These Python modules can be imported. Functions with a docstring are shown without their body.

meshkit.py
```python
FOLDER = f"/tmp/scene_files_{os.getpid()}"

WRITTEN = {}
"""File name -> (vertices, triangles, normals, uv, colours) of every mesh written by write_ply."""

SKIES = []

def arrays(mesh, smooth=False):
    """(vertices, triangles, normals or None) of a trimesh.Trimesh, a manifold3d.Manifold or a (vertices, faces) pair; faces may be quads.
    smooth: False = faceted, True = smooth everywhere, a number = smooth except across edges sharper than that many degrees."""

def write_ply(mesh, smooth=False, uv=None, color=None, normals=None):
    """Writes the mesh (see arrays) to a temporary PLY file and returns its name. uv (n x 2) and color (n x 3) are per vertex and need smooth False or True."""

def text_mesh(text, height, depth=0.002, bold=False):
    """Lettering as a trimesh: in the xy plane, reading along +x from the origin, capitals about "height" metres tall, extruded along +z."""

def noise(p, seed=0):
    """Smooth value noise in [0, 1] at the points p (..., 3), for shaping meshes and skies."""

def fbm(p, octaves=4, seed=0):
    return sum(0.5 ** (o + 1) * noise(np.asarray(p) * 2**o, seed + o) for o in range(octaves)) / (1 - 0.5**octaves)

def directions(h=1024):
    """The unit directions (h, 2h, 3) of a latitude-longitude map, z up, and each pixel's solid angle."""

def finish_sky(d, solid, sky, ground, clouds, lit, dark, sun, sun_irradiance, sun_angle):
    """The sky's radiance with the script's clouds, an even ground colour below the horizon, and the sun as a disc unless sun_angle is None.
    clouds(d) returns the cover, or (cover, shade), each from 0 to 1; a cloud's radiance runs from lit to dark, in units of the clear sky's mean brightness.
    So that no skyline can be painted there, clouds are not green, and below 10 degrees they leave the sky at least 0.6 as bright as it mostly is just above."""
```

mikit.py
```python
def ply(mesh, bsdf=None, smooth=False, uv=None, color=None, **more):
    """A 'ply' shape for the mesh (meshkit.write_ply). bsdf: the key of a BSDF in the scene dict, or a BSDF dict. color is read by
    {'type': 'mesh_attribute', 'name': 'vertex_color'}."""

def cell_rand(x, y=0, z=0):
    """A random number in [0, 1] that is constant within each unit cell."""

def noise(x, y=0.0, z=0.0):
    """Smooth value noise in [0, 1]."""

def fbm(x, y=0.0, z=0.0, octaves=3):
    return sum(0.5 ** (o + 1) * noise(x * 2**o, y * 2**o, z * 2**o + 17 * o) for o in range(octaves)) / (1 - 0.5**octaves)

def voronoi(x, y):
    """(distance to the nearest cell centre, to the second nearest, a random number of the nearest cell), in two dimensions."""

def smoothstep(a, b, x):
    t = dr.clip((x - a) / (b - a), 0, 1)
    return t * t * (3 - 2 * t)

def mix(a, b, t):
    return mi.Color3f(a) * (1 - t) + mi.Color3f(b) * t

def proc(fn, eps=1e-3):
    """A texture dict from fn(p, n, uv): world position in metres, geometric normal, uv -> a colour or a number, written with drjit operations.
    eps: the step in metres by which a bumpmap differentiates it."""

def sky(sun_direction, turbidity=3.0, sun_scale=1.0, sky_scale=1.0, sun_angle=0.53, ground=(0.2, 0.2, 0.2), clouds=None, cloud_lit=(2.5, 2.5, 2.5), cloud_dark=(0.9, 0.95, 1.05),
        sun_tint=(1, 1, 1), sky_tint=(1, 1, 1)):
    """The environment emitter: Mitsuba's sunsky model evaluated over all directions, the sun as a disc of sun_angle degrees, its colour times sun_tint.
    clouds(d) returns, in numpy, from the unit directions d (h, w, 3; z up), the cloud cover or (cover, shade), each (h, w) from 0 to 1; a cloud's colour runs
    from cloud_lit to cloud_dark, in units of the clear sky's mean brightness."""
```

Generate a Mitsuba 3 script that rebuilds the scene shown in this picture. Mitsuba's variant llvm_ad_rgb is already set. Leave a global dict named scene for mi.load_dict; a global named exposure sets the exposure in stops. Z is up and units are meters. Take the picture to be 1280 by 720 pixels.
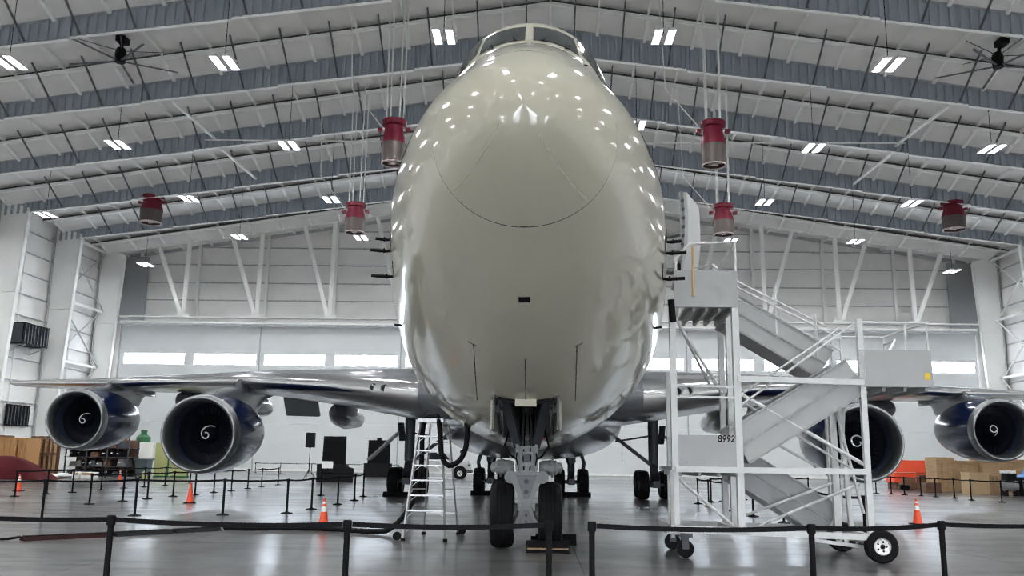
import math, random
import numpy as np
import trimesh
import drjit as dr
import mitsuba as mi
import mikit, meshkit
from mitsuba import ScalarTransform4f as T
from scipy.interpolate import PchipInterpolator
random.seed(7)
RNG = np.random.default_rng(7)
scene, labels = {'type': 'scene'}, {}

# ------------------------------------------------------------------ camera, light, exposure
FPX = 1120.0
PITCH, YAW, ROLL = math.atan(214 / FPX), math.atan(30 / FPX), math.radians(0.8)
CAM = np.array([0.14, 0.0, 1.65])
_f = np.array([-math.sin(YAW) * math.cos(PITCH), math.cos(YAW) * math.cos(PITCH), math.sin(PITCH)])
_r0 = np.array([math.cos(YAW), math.sin(YAW), 0.0])
_r = _r0 * math.cos(ROLL) + np.cross(_r0, _f) * math.sin(ROLL)
_u = np.cross(_r, _f)
scene['camera'] = {'type': 'perspective', 'fov': math.degrees(2 * math.atan(640 / FPX)), 'fov_axis': 'x', 'near_clip': 0.05, 'far_clip': 400.0,
                   'to_world': T().look_at(origin=CAM.tolist(), target=(CAM + _f).tolist(), up=_u.tolist())}
exposure = 1.12
LAMP = (88.0, 91.0, 92.0)          # radiance of the LED panels
DAY = (6.0, 6.8, 7.8)              # radiance of the daylit translucent door windows
SKYV = (7.6, 8.0, 8.6)             # daylight outside the front door openings
scene['daylight'] = {'type': 'constant', 'radiance': {'type': 'rgb', 'value': list(SKYV)}}

# ------------------------------------------------------------------ materials
def rgb(c): return {'type': 'rgb', 'value': [float(x) for x in c]}
def mat(name, d): scene['m_' + name] = d
def pri(name, c, rough=0.5, metal=0.0, **k):
    mat(name, {'type': 'twosided', 'bsdf': {'type': 'principled', 'base_color': c if isinstance(c, dict) else rgb(c), 'roughness': rough, 'metallic': metal, **k}})
def plastic(name, c, alpha=0.05, ior=1.5):
    mat(name, {'type': 'twosided', 'bsdf': {'type': 'roughplastic', 'distribution': 'ggx', 'alpha': alpha, 'int_ior': ior, 'nonlinear': True, 'diffuse_reflectance': c if isinstance(c, dict) else rgb(c)}})

def floor_tex(p, n, uv):
    a = mikit.fbm(p.x * 0.35, p.y * 0.35, 3.0, 4)
    b = mikit.fbm(p.x * 0.9 + 7, p.y * 1.3, 1.0, 4)
    c = mikit.fbm(p.x * 9, p.y * 9, 5.0, 3)
    d = mikit.fbm(p.x * 0.45 + 3, p.y * 1.7, 9.0, 4)
    slab = mikit.cell_rand((p.x - 0.9) / 7.5, (p.y - 18.0) / 7.5, 0)
    v = 0.285 + 0.20 * (a - 0.5) + 0.15 * (b - 0.5) + 0.04 * (c - 0.5) + 0.04 * (slab - 0.5) - 0.05 * mikit.smoothstep(0.5, 0.72, d)
    w = mikit.fbm(p.x * 0.2, p.y * 0.25, 21.0, 2) - 0.5
    return mi.Color3f(v * (1.0 + 0.06 * w), v, v * (1.005 - 0.08 * w))
def floor_bump(p, n, uv):
    return 0.0010 * mikit.fbm(p.x * 1.3, p.y * 1.3, 0.0, 3)
def skin_tex(p, n, uv):
    a = mikit.fbm(p.x * 1.2, p.y * 0.35, p.z * 1.2, 3)
    v = 0.97 + 0.06 * (a - 0.5)
    return mi.Color3f(0.69 * v, 0.672 * v, 0.588 * v)
def wall_tex(p, n, uv):
    a = mikit.fbm(p.x * 0.5, p.y * 0.5, p.z * 0.9, 4)
    v = 0.76 + 0.08 * (a - 0.5)
    return mi.Color3f(v, v * 0.985, v * 0.965)
def roof_tex(p, n, uv):
    a = mikit.fbm(p.x * 0.6, p.y * 0.5, p.z * 0.6, 3)
    v = 0.76 + 0.07 * (a - 0.5)
    return mi.Color3f(v, v * 0.985, v * 0.965)
def wood_tex(p, n, uv):
    a = mikit.fbm(p.x * 1.5, p.y * 1.5, p.z * 14, 3)
    return mikit.mix((0.25, 0.155, 0.08), (0.42, 0.275, 0.15), a)

mat('floor', {'type': 'twosided', 'bsdf': {'type': 'bumpmap', 'arbitrary': mikit.proc(floor_bump, eps=0.02), 'scale': 1.0,
    'bsdf': {'type': 'roughplastic', 'distribution': 'ggx', 'alpha': 0.04, 'int_ior': 1.55, 'nonlinear': True, 'diffuse_reflectance': mikit.proc(floor_tex)}}})
pri('gap_shade', (0.05, 0.05, 0.05), 0.8)  # shade of the gap above the roof struts, put into the colour
pri('joint', (0.05, 0.05, 0.05), 0.9)
plastic('skin', mikit.proc(skin_tex), 0.010, 1.68)
plastic('radome', (0.68, 0.662, 0.575), 0.010, 1.68)
pri('seam', (0.045, 0.045, 0.04), 0.6)
pri('seam_pale', (0.42, 0.41, 0.36), 0.6)
plastic('white_gloss', (0.72, 0.72, 0.70), 0.1)
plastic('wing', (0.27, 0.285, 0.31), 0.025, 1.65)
pri('polished', (0.62, 0.625, 0.64), 0.16, 1.0)
pri('lip', (0.31, 0.32, 0.33), 0.4, 1.0)
plastic('navy', (0.006, 0.013, 0.052), 0.02, 1.24)
pri('duct', (0.022, 0.028, 0.048), 0.5, specular=0.3)
pri('fan', (0.005, 0.006, 0.010), 0.5, specular=0.2)
pri('spiral', (0.8, 0.8, 0.78), 0.5)
pri('glass', (0.010, 0.014, 0.015), 0.08, specular=0.22)
pri('black', (0.006, 0.006, 0.007), 0.5, specular=0.06)
pri('blackmatte', (0.010, 0.010, 0.011), 0.8, specular=0.15)
pri('rubber', (0.005, 0.005, 0.006), 0.65, specular=0.12)
pri('gear', (0.155, 0.16, 0.16), 0.5)
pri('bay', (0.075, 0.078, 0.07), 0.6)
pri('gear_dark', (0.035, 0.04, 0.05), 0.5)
pri('hub', (0.10, 0.10, 0.11), 0.5)
pri('wall', mikit.proc(wall_tex), 0.6)
pri('roof', mikit.proc(roof_tex), 0.75)
pri('white_steel', (0.76, 0.76, 0.745), 0.5)
pri('bright_steel', (0.88, 0.88, 0.87), 0.5)
pri('grey_steel', (0.27, 0.305, 0.345), 0.5)
pri('mid_steel', (0.36, 0.37, 0.38), 0.5)
pri('brace', (0.07, 0.075, 0.085), 0.6)
pri('door', (0.60, 0.615, 0.62), 0.5)
pri('door_dark', (0.30, 0.31, 0.32), 0.6)
pri('stair', (0.31, 0.312, 0.308), 0.5)
pri('stair_post', (0.52, 0.525, 0.52), 0.45)
pri('stair_grey', (0.25, 0.255, 0.255), 0.5)
pri('alu', (0.42, 0.425, 0.43), 0.42, 1.0)
pri('red', (0.12, 0.005, 0.018), 0.5, specular=0.3)
pri('drum', (0.075, 0.06, 0.055), 0.45, 0.2)
pri('drum_rim', (0.45, 0.37, 0.36), 0.5)
pri('housing', (0.6, 0.6, 0.6), 0.5)
pri('orange', (0.72, 0.075, 0.025), 0.5)
pri('cone_white', (0.75, 0.72, 0.70), 0.5)
pri('wood', mikit.proc(wood_tex), 0.7)
pri('brown', (0.12, 0.06, 0.035), 0.7)
pri('tarp', (0.065, 0.006, 0.009), 0.85, specular=0.2)
pri('crate_orange', (0.40, 0.21, 0.085), 0.75)
pri('ramp', (0.022, 0.008, 0.008), 0.8, specular=0.1)
pri('tan', (0.22, 0.14, 0.07), 0.7)
pri('yellow', (0.62, 0.42, 0.03), 0.6)
pri('lime', (0.34, 0.36, 0.15), 0.7)
pri('green', (0.012, 0.09, 0.03), 0.5)
pri('bin', (0.055, 0.075, 0.085), 0.6)
pri('blue', (0.02, 0.16, 0.42), 0.5)
pri('carton', (0.44, 0.31, 0.18), 0.8)
pri('white_plain', (0.76, 0.76, 0.74), 0.6)
plastic('truck_paint', (0.70, 0.70, 0.70), 0.08)
pri('red_cloth', (0.5, 0.02, 0.03), 0.7)

# ------------------------------------------------------------------ mesh helpers
class MB:
    """collects triangles"""
    def __init__(s): s.v, s.f, s.n = [], [], 0
    def add(s, v, f):
        v, f = np.asarray(v, float), np.asarray(f, int)
        if f.shape[1] == 4: f = np.vstack([f[:, [0, 1, 2]], f[:, [0, 2, 3]]])
        s.v.append(v); s.f.append(f + s.n); s.n += len(v)
        return s
    def mesh(s): return trimesh.Trimesh(np.vstack(s.v), np.vstack(s.f), process=False)
    def box(s, lo, hi): return s.add(*boxvf(lo, hi))
    def bar(s, p, q, w, h, up=(0, 0, 1)): return s.add(*barvf(p, q, w, h, up))
    def tube(s, pts, r, n=8): return s.add(*tubevf(pts, r, n))
    def lathe(s, prof, o, ax, n=24): return s.add(*lathevf(prof, o, ax, n))

BF = np.array([[0, 3, 2, 1], [4, 5, 6, 7], [0, 1, 5, 4], [1, 2, 6, 5], [2, 3, 7, 6], [3, 0, 4, 7]])
def boxvf(lo, hi):
    (a, b, c), (d, e, f) = lo, hi
    return np.array([[a, b, c], [d, b, c], [d, e, c], [a, e, c], [a, b, f], [d, b, f], [d, e, f], [a, e, f]], float), BF
def frame(d, up=(0, 0, 1)):
    d = np.asarray(d, float); d = d / np.linalg.norm(d)
    s = np.cross(d, up)
    if np.linalg.norm(s) < 1e-6: s = np.cross(d, (0, 0, 1) if abs(d[2]) < .9 else (0, 1, 0))
    s /= np.linalg.norm(s)
    return d, s, np.cross(s, d)
def barvf(p, q, w, h, up=(0, 0, 1)):
    p, q = np.asarray(p, float), np.asarray(q, float)
    d, s, u = frame(q - p, up)
    c = [s * a * w / 2 + u * b * h / 2 for a, b in ((-1, -1), (1, -1), (1, 1), (-1, 1))]
    return np.array([p + x for x in c] + [q + x for x in c]), BF
def tubevf(pts, r, n=8):
    p = np.asarray(pts, float); t = np.gradient(p, axis=0); t /= np.linalg.norm(t, axis=1, keepdims=True) + 1e-12
    r = np.broadcast_to(r, (len(p),))
    ref = np.array([0, 0, 1.0]) if abs(t[0, 2]) < 0.9 else np.array([1.0, 0, 0])
    rings = []
    a = np.cross(t[0], ref); a /= np.linalg.norm(a)
    for i in range(len(p)):
        a = a - t[i] * (a @ t[i]); a /= np.linalg.norm(a) + 1e-12
        b = np.cross(t[i], a)
        g = np.arange(n) * 2 * np.pi / n
        rings.append(p[i] + r[i] * (np.cos(g)[:, None] * a + np.sin(g)[:, None] * b))
    v = np.vstack(rings + [p[:1], p[-1:]]); m = len(p); f = []
    i, j = np.meshgrid(np.arange(m - 1), np.arange(n), indexing='ij'); k = (j + 1) % n
    q = np.stack([i * n + j, i * n + k, (i + 1) * n + k, (i + 1) * n + j], -1).reshape(-1, 4)
    f = np.vstack([q[:, [0, 1, 2]], q[:, [0, 2, 3]]])
    jj = np.arange(n); kk = (jj + 1) % n
    f = np.vstack([f, np.stack([np.full(n, m * n), kk, jj], -1), np.stack([np.full(n, m * n + 1), (m - 1) * n + jj, (m - 1) * n + kk], -1)])
    return v, f
def lathevf(prof, o, ax, n=24):
    """profile [(along, radius)] turned about the axis ax through o"""
    d, s, u = frame(ax)
    pr = np.asarray(prof, float); g = np.arange(n) * 2 * np.pi / n
    ring = np.cos(g)[:, None] * s + np.sin(g)[:, None] * u
    v = (np.asarray(o, float) + pr[:, None, :1] * d + pr[:, None, 1:] * ring[None]).reshape(-1, 3); m = len(pr)
    i, j = np.meshgrid(np.arange(m - 1), np.arange(n), indexing='ij'); k = (j + 1) % n
    q = np.stack([i * n + j, (i + 1) * n + j, (i + 1) * n + k, i * n + k], -1).reshape(-1, 4)
    return v, np.vstack([q[:, [0, 1, 2]], q[:, [0, 2, 3]]])
def gridvf(P, closed=False):
    """surface through a grid of points (m, n, 3)"""
    P = np.asarray(P, float); m, n = P.shape[:2]
    i, j = np.meshgrid(np.arange(m - 1), np.arange(n if closed else n - 1), indexing='ij'); k = (j + 1) % n
    q = np.stack([i * n + j, i * n + k, (i + 1) * n + k, (i + 1) * n + j], -1).reshape(-1, 4)
    return P.reshape(-1, 3), np.vstack([q[:, [0, 1, 2]], q[:, [0, 2, 3]]])
def loft(secs, caps=True):
    P = np.asarray(secs, float); v, f = gridvf(P, True); m, n = P.shape[:2]
    if caps:
        v = np.vstack([v, P[0].mean(0)[None], P[-1].mean(0)[None]]); j = np.arange(n); k = (j + 1) % n
        f = np.vstack([f, np.stack([np.full(n, m * n), k, j], -1), np.stack([np.full(n, m * n + 1), (m - 1) * n + j, (m - 1) * n + k], -1)])
    return v, f
def prism(poly, axis, a, b):
    """extrudes a polygon (in the two other axes, in order) along the axis from a to b; the polygon may be concave"""
    from shapely.geometry import Polygon
    m = trimesh.creation.extrude_polygon(Polygon(poly), b - a, engine='earcut')
    v = np.array(m.vertices); v[:, 2] += a
    order = {'x': [2, 0, 1], 'y': [0, 2, 1], 'z': [0, 1, 2]}[axis]
    f = np.array(m.faces)
    return v[:, order], (f[:, ::-1] if axis == 'y' else f)
def M(vf): return vf.mesh() if isinstance(vf, MB) else trimesh.Trimesh(vf[0], vf[1], process=False)

# ------------------------------------------------------------------ naming
def numbered(k):
    if k not in USED: USED.add(k); return k
    i = COUNT.get(k, 0)
    while True:
        i += 1
        if f'{k}_{i:03d}' not in USED: break
    COUNT[k] = i; USED.add(f'{k}_{i:03d}'); return f'{k}_{i:03d}'
USED, COUNT = set(), {}
def obj(name, vf, material, parent=None, smooth=False, **more):
    key = numbered(parent + '__' + name if parent else name)
    if isinstance(vf, dict): d = dict(vf)
    else: d = mikit.ply(M(vf), smooth=smooth)
    d['bsdf'] = {'type': 'ref', 'id': 'm_' + material}
    d.update(more)
    scene[key] = d
    return key
def note(key, label=None, cat=None, group=None, kind=None):
    e = labels.setdefault(key, {})
    for k, v in (('label', label), ('category', cat), ('group', group), ('kind', kind)):
        if v: e[k] = v
    return key
def thing(name, label, cat, group=None): return note(numbered(name), label, cat, group)
def struct(name, vf, material, **k): return note(obj(name, vf, material, **k), kind='structure')
def shape(vf, smooth=False): return mikit.ply(M(vf), smooth=smooth)     # a ply dict that many entries share
def at(x, y, z=0.0, rz=0.0, s=1.0): return T().translate([x, y, z]).rotate([0, 0, 1], rz).scale(s)
ORD = ['first', 'second', 'third', 'fourth', 'fifth', 'sixth', 'seventh', 'eighth', 'ninth', 'tenth', 'eleventh', 'twelfth']

# ------------------------------------------------------------------ the hangar shell
HX, WL, WR = 1.0, -49.6, 51.6              # ridge, side walls
YF, YB = -22.0, 104.0                      # front and back wall
FR = [49.0, 58.8, 68.8, 78.9, 88.7, 98.6]  # frames
def zdeck(x): return 32.6 - 0.152 * abs(x - HX)
def zbot(x): return 29.7 - 0.132 * abs(x - HX)
def zweb(x): return zdeck(x) - 1.0

fl = struct('floor', boxvf((WL, YF, -0.3), (WR, YB, -0.014)), 'joint')
xs = [WL] + [x for x in np.arange(0.9 - 7 * 7.5, WR, 7.5) if WL + 1 < x < WR - 1] + [WR]
ys = [YF] + [y for y in np.arange(18 - 6 * 7.5, YB, 7.5) if YF + 1 < y < YB - 1] + [YB]
for a, b in zip(xs, xs[1:]):
    for c, d in zip(ys, ys[1:]):
        obj('slab', boxvf((a + .004, c + .004, -0.014), (b - .004, d - .004, 0)), 'floor', fl)

ce = struct('ceiling', prism([(WL, zdeck(WL)), (HX, zdeck(HX)), (HX, zdeck(HX) + .3), (WL, zdeck(WL) + .3)], 'y', YF, YB + .3), 'roof')
ce2 = struct('ceiling', prism([(HX, zdeck(HX)), (WR, zdeck(WR)), (WR, zdeck(WR) + .3), (HX, zdeck(HX) + .3)], 'y', YF, YB + .3), 'roof')
SP = 3.3
px = [x for x in HX + SP * np.arange(-15, 16) if WL + .5 < x < WR - .5]
BRX = [x + SP / 2 for x in np.r_[px[0] - SP, px] if WL + 3.4 < x + SP / 2 < WR - 3.4]
for x in px:                                  # purlins, one piece from front to back
    obj('purlin', boxvf((x - .06, 30, zdeck(x) - .32), (x + .06, YB, zdeck(x) - .02)), 'white_steel', ce if x < HX else ce2)
for Y in FR:                                  # sloping liner panels in front of every frame, white seam battens between them
    for a, b in zip(px, px[1:]):
        mids = [a, HX, b] if a < HX < b else [a, b]
        for c, d in zip(mids, mids[1:]):
            q = []
            for x in (c + .03, d - .03):
                q += [[x, Y - 2.5, zdeck(x) - .42], [x, Y - .12, zweb(x) - .02]]
            q = np.array(q); n = np.array([0, -.4, -1]) * .04
            v = np.vstack([q, q - n])
            f = [[0, 1, 3, 2], [4, 6, 7, 5], [0, 2, 6, 4], [1, 5, 7, 3], [0, 4, 5, 1], [2, 3, 7, 6]]
            obj('panel', (v, np.vstack([np.array(f)[:, [0, 1, 2]], np.array(f)[:, [0, 2, 3]]])), 'roof', ce if c < HX else ce2)
        obj('batten', barvf((a, Y - 2.5, zdeck(a) - .47), (a, Y - .14, zweb(a) - .10), .20, .18), 'bright_steel', ce if a < HX else ce2)
    for s in (-1, 1):
        e = WL if s < 0 else WR
        obj('strut', barvf((HX, Y - 2.56, zdeck(HX) - .5), (e, Y - 2.56, zdeck(e) - .5), .22, .22), 'bright_steel', ce if s < 0 else ce2)
        obj('closure_strip', barvf((HX, Y - 2.45, zdeck(HX) - .26), (e, Y - 2.45, zdeck(e) - .26), .04, .2), 'gap_shade', ce if s < 0 else ce2)  # dark strip added behind the strut, paints the shade of the gap

BN = ['frontmost of the six, crossing the top corners of the view', 'second from the front, passing behind the cockpit', 'third from the front', 'fourth from the front', 'fifth from the front', 'last, shallow and pale, above the hangar door']
for i, Y in enumerate(FR[:5]):
    bm = thing('roof_beam', 'dark grey ribbed steel roof beam, ' + BN[i], 'roof beam', 'gabled roof beams')
    prof = []                                  # corrugated web
    x = WL + .6; up = True; pts = []
    pitch = .58
    while x < WR - .6:
        for dx, dy in ((0, 0), (.05, -.15), (.22, -.15), (.27, 0)):
            pts.append((x + dx, dy))
        x += pitch
    pts = np.array(pts)
    lo = np.array([[a, Y + b, zbot(a) + .03] for a, b in pts]); hi = np.array([[a, Y + b, zweb(a)] for a, b in pts])
    back = np.array([[a, Y + .06, zweb(a)] for a, b in pts]); back2 = np.array([[a, Y + .06, zbot(a) + .03] for a, b in pts])
    obj('web', gridvf([lo, hi, back, back2, lo]), 'grey_steel', bm)
    for s in (-1, 1):
        e = WL + 2.6 if s < 0 else WR - 2.6
        L = abs(e - HX); N = 5
        ds = np.linspace(0, L, N + 1)
        for a, b in zip(ds, ds[1:]):           # bottom flange in plates that step at the splices
            xa, xb = HX + s * a, HX + s * b
            za, zb_ = zbot(xa) - .07, zbot(xb) + .05
            obj('flange', barvf((xa, Y, za), (xb, Y, zb_), .22, .06), 'bright_steel', bm)
            obj('splice', barvf((xb, Y - .13, zbot(xb) - .05), (xb, Y - .13, zweb(xb)), .22, .06), 'grey_steel', bm)
        obj('top_flange', barvf((HX, Y, zweb(HX)), (e, Y, zweb(e)), .5, .05), 'mid_steel', bm)
    for xm in BRX:
        obj('brace', barvf((xm, Y - 3.6, zdeck(xm) - .1), (xm, Y - .2, zbot(xm) + .08), .10, .10), 'brace', bm)
# the shallow end frame
bm = thing('roof_beam', 'white shallow roof beam, ' + BN[5], 'roof beam')
for s in (-1, 1):
    e = WL + 2.6 if s < 0 else WR - 2.6
    obj('web', prism([(HX, zdeck(HX) - 1.0), (e, zdeck(e) - 1.0), (e, zdeck(e)), (HX, zdeck(HX))] if s > 0 else [(e, zdeck(e) - 1.0), (HX, zdeck(HX) - 1.0), (HX, zdeck(HX)), (e, zdeck(e))], 'y', 98.5, 98.62), 'roof', bm)
    obj('flange', barvf((HX, 98.56, zdeck(HX) - 1.0), (e, 98.56, zdeck(e) - 1.0), .4, .08), 'white_steel', bm)

# side walls: sheet panels between girts, columns, bracing
def side(name, X, s, hiY=YB):
    zt = zdeck(X)
    w = struct('wall_' + name, boxvf((min(X, X - s * .25), YF, -.3), (max(X, X - s * .25), YB, zt)), 'wall')
    gz = [z for z in np.arange(2.2, zt - .3, 2.07)]
    ysp = [66.0, 72.3] + [78.9, 83.8, 88.7, 93.7, 98.6, 103.9]
    zz = [0.15] + gz + [zt - .1]
    for a, b in zip(ysp, ysp[1:]):
        for c, d in zip(zz, zz[1:]):
            obj('panel', boxvf((min(X, X + s * .05), a + .03, c + .04), (max(X, X + s * .05), b - .03, d - .04)), 'wall', w)
    for z in gz:
        obj('girt', boxvf((min(X + s * .05, X + s * .25), 40, z - .05), (max(X + s * .05, X + s * .25), YB, z + .05)), 'mid_steel', w)
    for y in (72.3, 83.8, 93.7):
        obj('sheeting_post', boxvf((min(X + s * .05, X + s * .2), y - .08, 0), (max(X + s * .05, X + s * .2), y + .08, zt)), 'white_steel', w)
    return w
wl = side('left', WL, 1)
wr = side('right', WR, -1)
CW = {-1: 'left', 1: 'right'}
for Y in FR[2:]:
    k = FR.index(Y)
    for s, X in ((-1, WL), (1, WR)):
        c = thing('steel_column', f'white tapered steel column on the {CW[s]} wall under the {ORD[k]} roof beam', 'column', 'wall columns')
        inner_t, inner_b = X - s * 3.0, X - s * 1.9
        zt = zbot(X - s * 2.6)
        obj('web', prism([(X - s * .3, 0), (inner_b, 0), (inner_t, zt + .5), (X - s * .3, zt + 1.2)] if s < 0 else [(inner_b, 0), (X - s * .3, 0), (X - s * .3, zt + 1.2), (inner_t, zt + .5)], 'y', Y - .06, Y + .06), 'white_steel', c)
        obj('flange', barvf((inner_b, Y, 0), (inner_t, Y, zt + .3), .45, .06, (1, 0, 0)), 'white_steel', c)
        obj('outer_flange', boxvf((X - s * .3 - .03, Y - .3, 0), (X - s * .3 + .03, Y + .3, zt + 1.2)), 'mid_steel', c)
        obj('base_plate', boxvf((min(inner_b, X - s * .3) - .1, Y - .3, 0), (max(inner_b, X - s * .3) + .1, Y + .3, .05)), 'mid_steel', c)
        for z in (9.0, 16.0):
            xi = inner_b + (inner_t - inner_b) * z / zt
            obj('stiffener', boxvf((min(xi, X - s * .3), Y - .2, z - .03), (max(xi, X - s * .3), Y + .2, z + .03)), 'white_steel', c)
for s, X in ((-1, WL), (1, WR)):              # X bracing and struts between the last two columns
    w = thing('wall_bracing', f'white crossed rods and struts between the last two columns of the {CW[s]} wall', 'wall bracing')
    xb = X - s * .9
    for z0, z1 in ((3.5, 11.0), (11.0, 17.3), (17.3, 24.0)):
        obj('rod', barvf((xb, 88.9, z0), (xb, 98.4, z1), .10, .10), 'mid_steel' if s < 0 else 'white_steel', w)
        obj('rod', barvf((xb + .2, 88.9, z1), (xb + .2, 98.4, z0), .10, .10), 'mid_steel' if s < 0 else 'white_steel', w)
        obj('strut', barvf((xb, 88.8, z1), (xb, 98.5, z1), .25, .25), 'white_steel', w)

# back wall above the door, header, V struts
bw = struct('wall_back', prism([(WL, 15.5), (WR, 15.5), (WR, zdeck(WR)), (HX, zdeck(HX)), (WL, zdeck(WL))], 'y', YB, YB + .25), 'wall')
gz = [17.6, 19.7, 21.8, 24.0, 26.1, 28.2, 30.3]
posts = [HX + 8.2 * k for k in (-5.85, -5, -4, -3, -2, -1, 0, 1, 2, 3, 4, 5, 5.85)]
for a, b in zip(posts, posts[1:]):
    zz = [15.5] + gz + [34]
    for c, d in zip(zz, zz[1:]):
        lim = min(zdeck(a), zdeck(b)) - .05
        if c > lim: continue
        obj('panel', boxvf((a + .05, YB - .05, c + .04), (b - .05, YB, min(d - .04, lim))), 'wall', bw)
        if d < 34: 
            if d < lim: obj('girt', boxvf((a, YB - .25, d - .05), (b, YB - .05, d + .05)), 'mid_steel', bw)
for x in posts: obj('post', boxvf((x - .17, YB - .5, 15.5), (x + .17, YB - .25, zdeck(x))), 'white_steel', bw)
for s in (-1, 1):
    e = WL if s < 0 else WR
    obj('rake_trim', barvf((HX, YB - .3, zdeck(HX) - .2), (e, YB - .3, zdeck(e) - .2), .2, .35), 'mid_steel', bw)
    obj('end_sheet', boxvf((min(e, e - s * 3.6), YB - .6, 15.5), (max(e, e - s * 3.6), YB - .5, zdeck(e) - .1)), 'door_dark', bw)
hd = thing('door_header', 'long white steel header beam across the top of the hangar door', 'header beam')
obj('face', boxvf((-46.4, 98.3, 16.0), (48.5, 98.5, 16.35)), 'white_steel', hd)
obj('top_plate', boxvf((-46.4, 97.9, 16.72), (48.5, 98.7, 16.86)), 'white_steel', hd)
obj('bottom_plate', boxvf((-46.4, 97.9, 15.92), (48.5, 98.7, 16.04)), 'mid_steel', hd)
obj('soffit', boxvf((-46.3, 98.75, 15.9), (48.5, YB - .66, 16.0)), 'white_steel', hd)
nodes = [-39.3, -31.0, -22.8, -14.6, 17.4, 25.5, 33.6, 41.8]
for i, x in enumerate(nodes):
    s = -1 if x < HX else 1
    st = thing('v_strut', f'pair of white struts in a V above the door header, {ORD[i]} from the left wall', 'strut', 'V struts above the door')
    obj('upright', barvf((x, 98.25, 17.15), (x + s * -.1, 98.25, zdeck(x) - 1.25), .42, .3, (0, 1, 0)), 'white_steel', st)
    obj('diagonal', barvf((x + s * .25, 98.2, 17.15), (x + s * 3.3, 98.2, zdeck(x + s * 3.3) - 1.25), .42, .3, (0, 1, 0)), 'white_steel', st)
    obj('foot', boxvf((x - .7, 98.0, 16.861), (x + .7, 98.4, 17.15)), 'white_steel', st)

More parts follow.
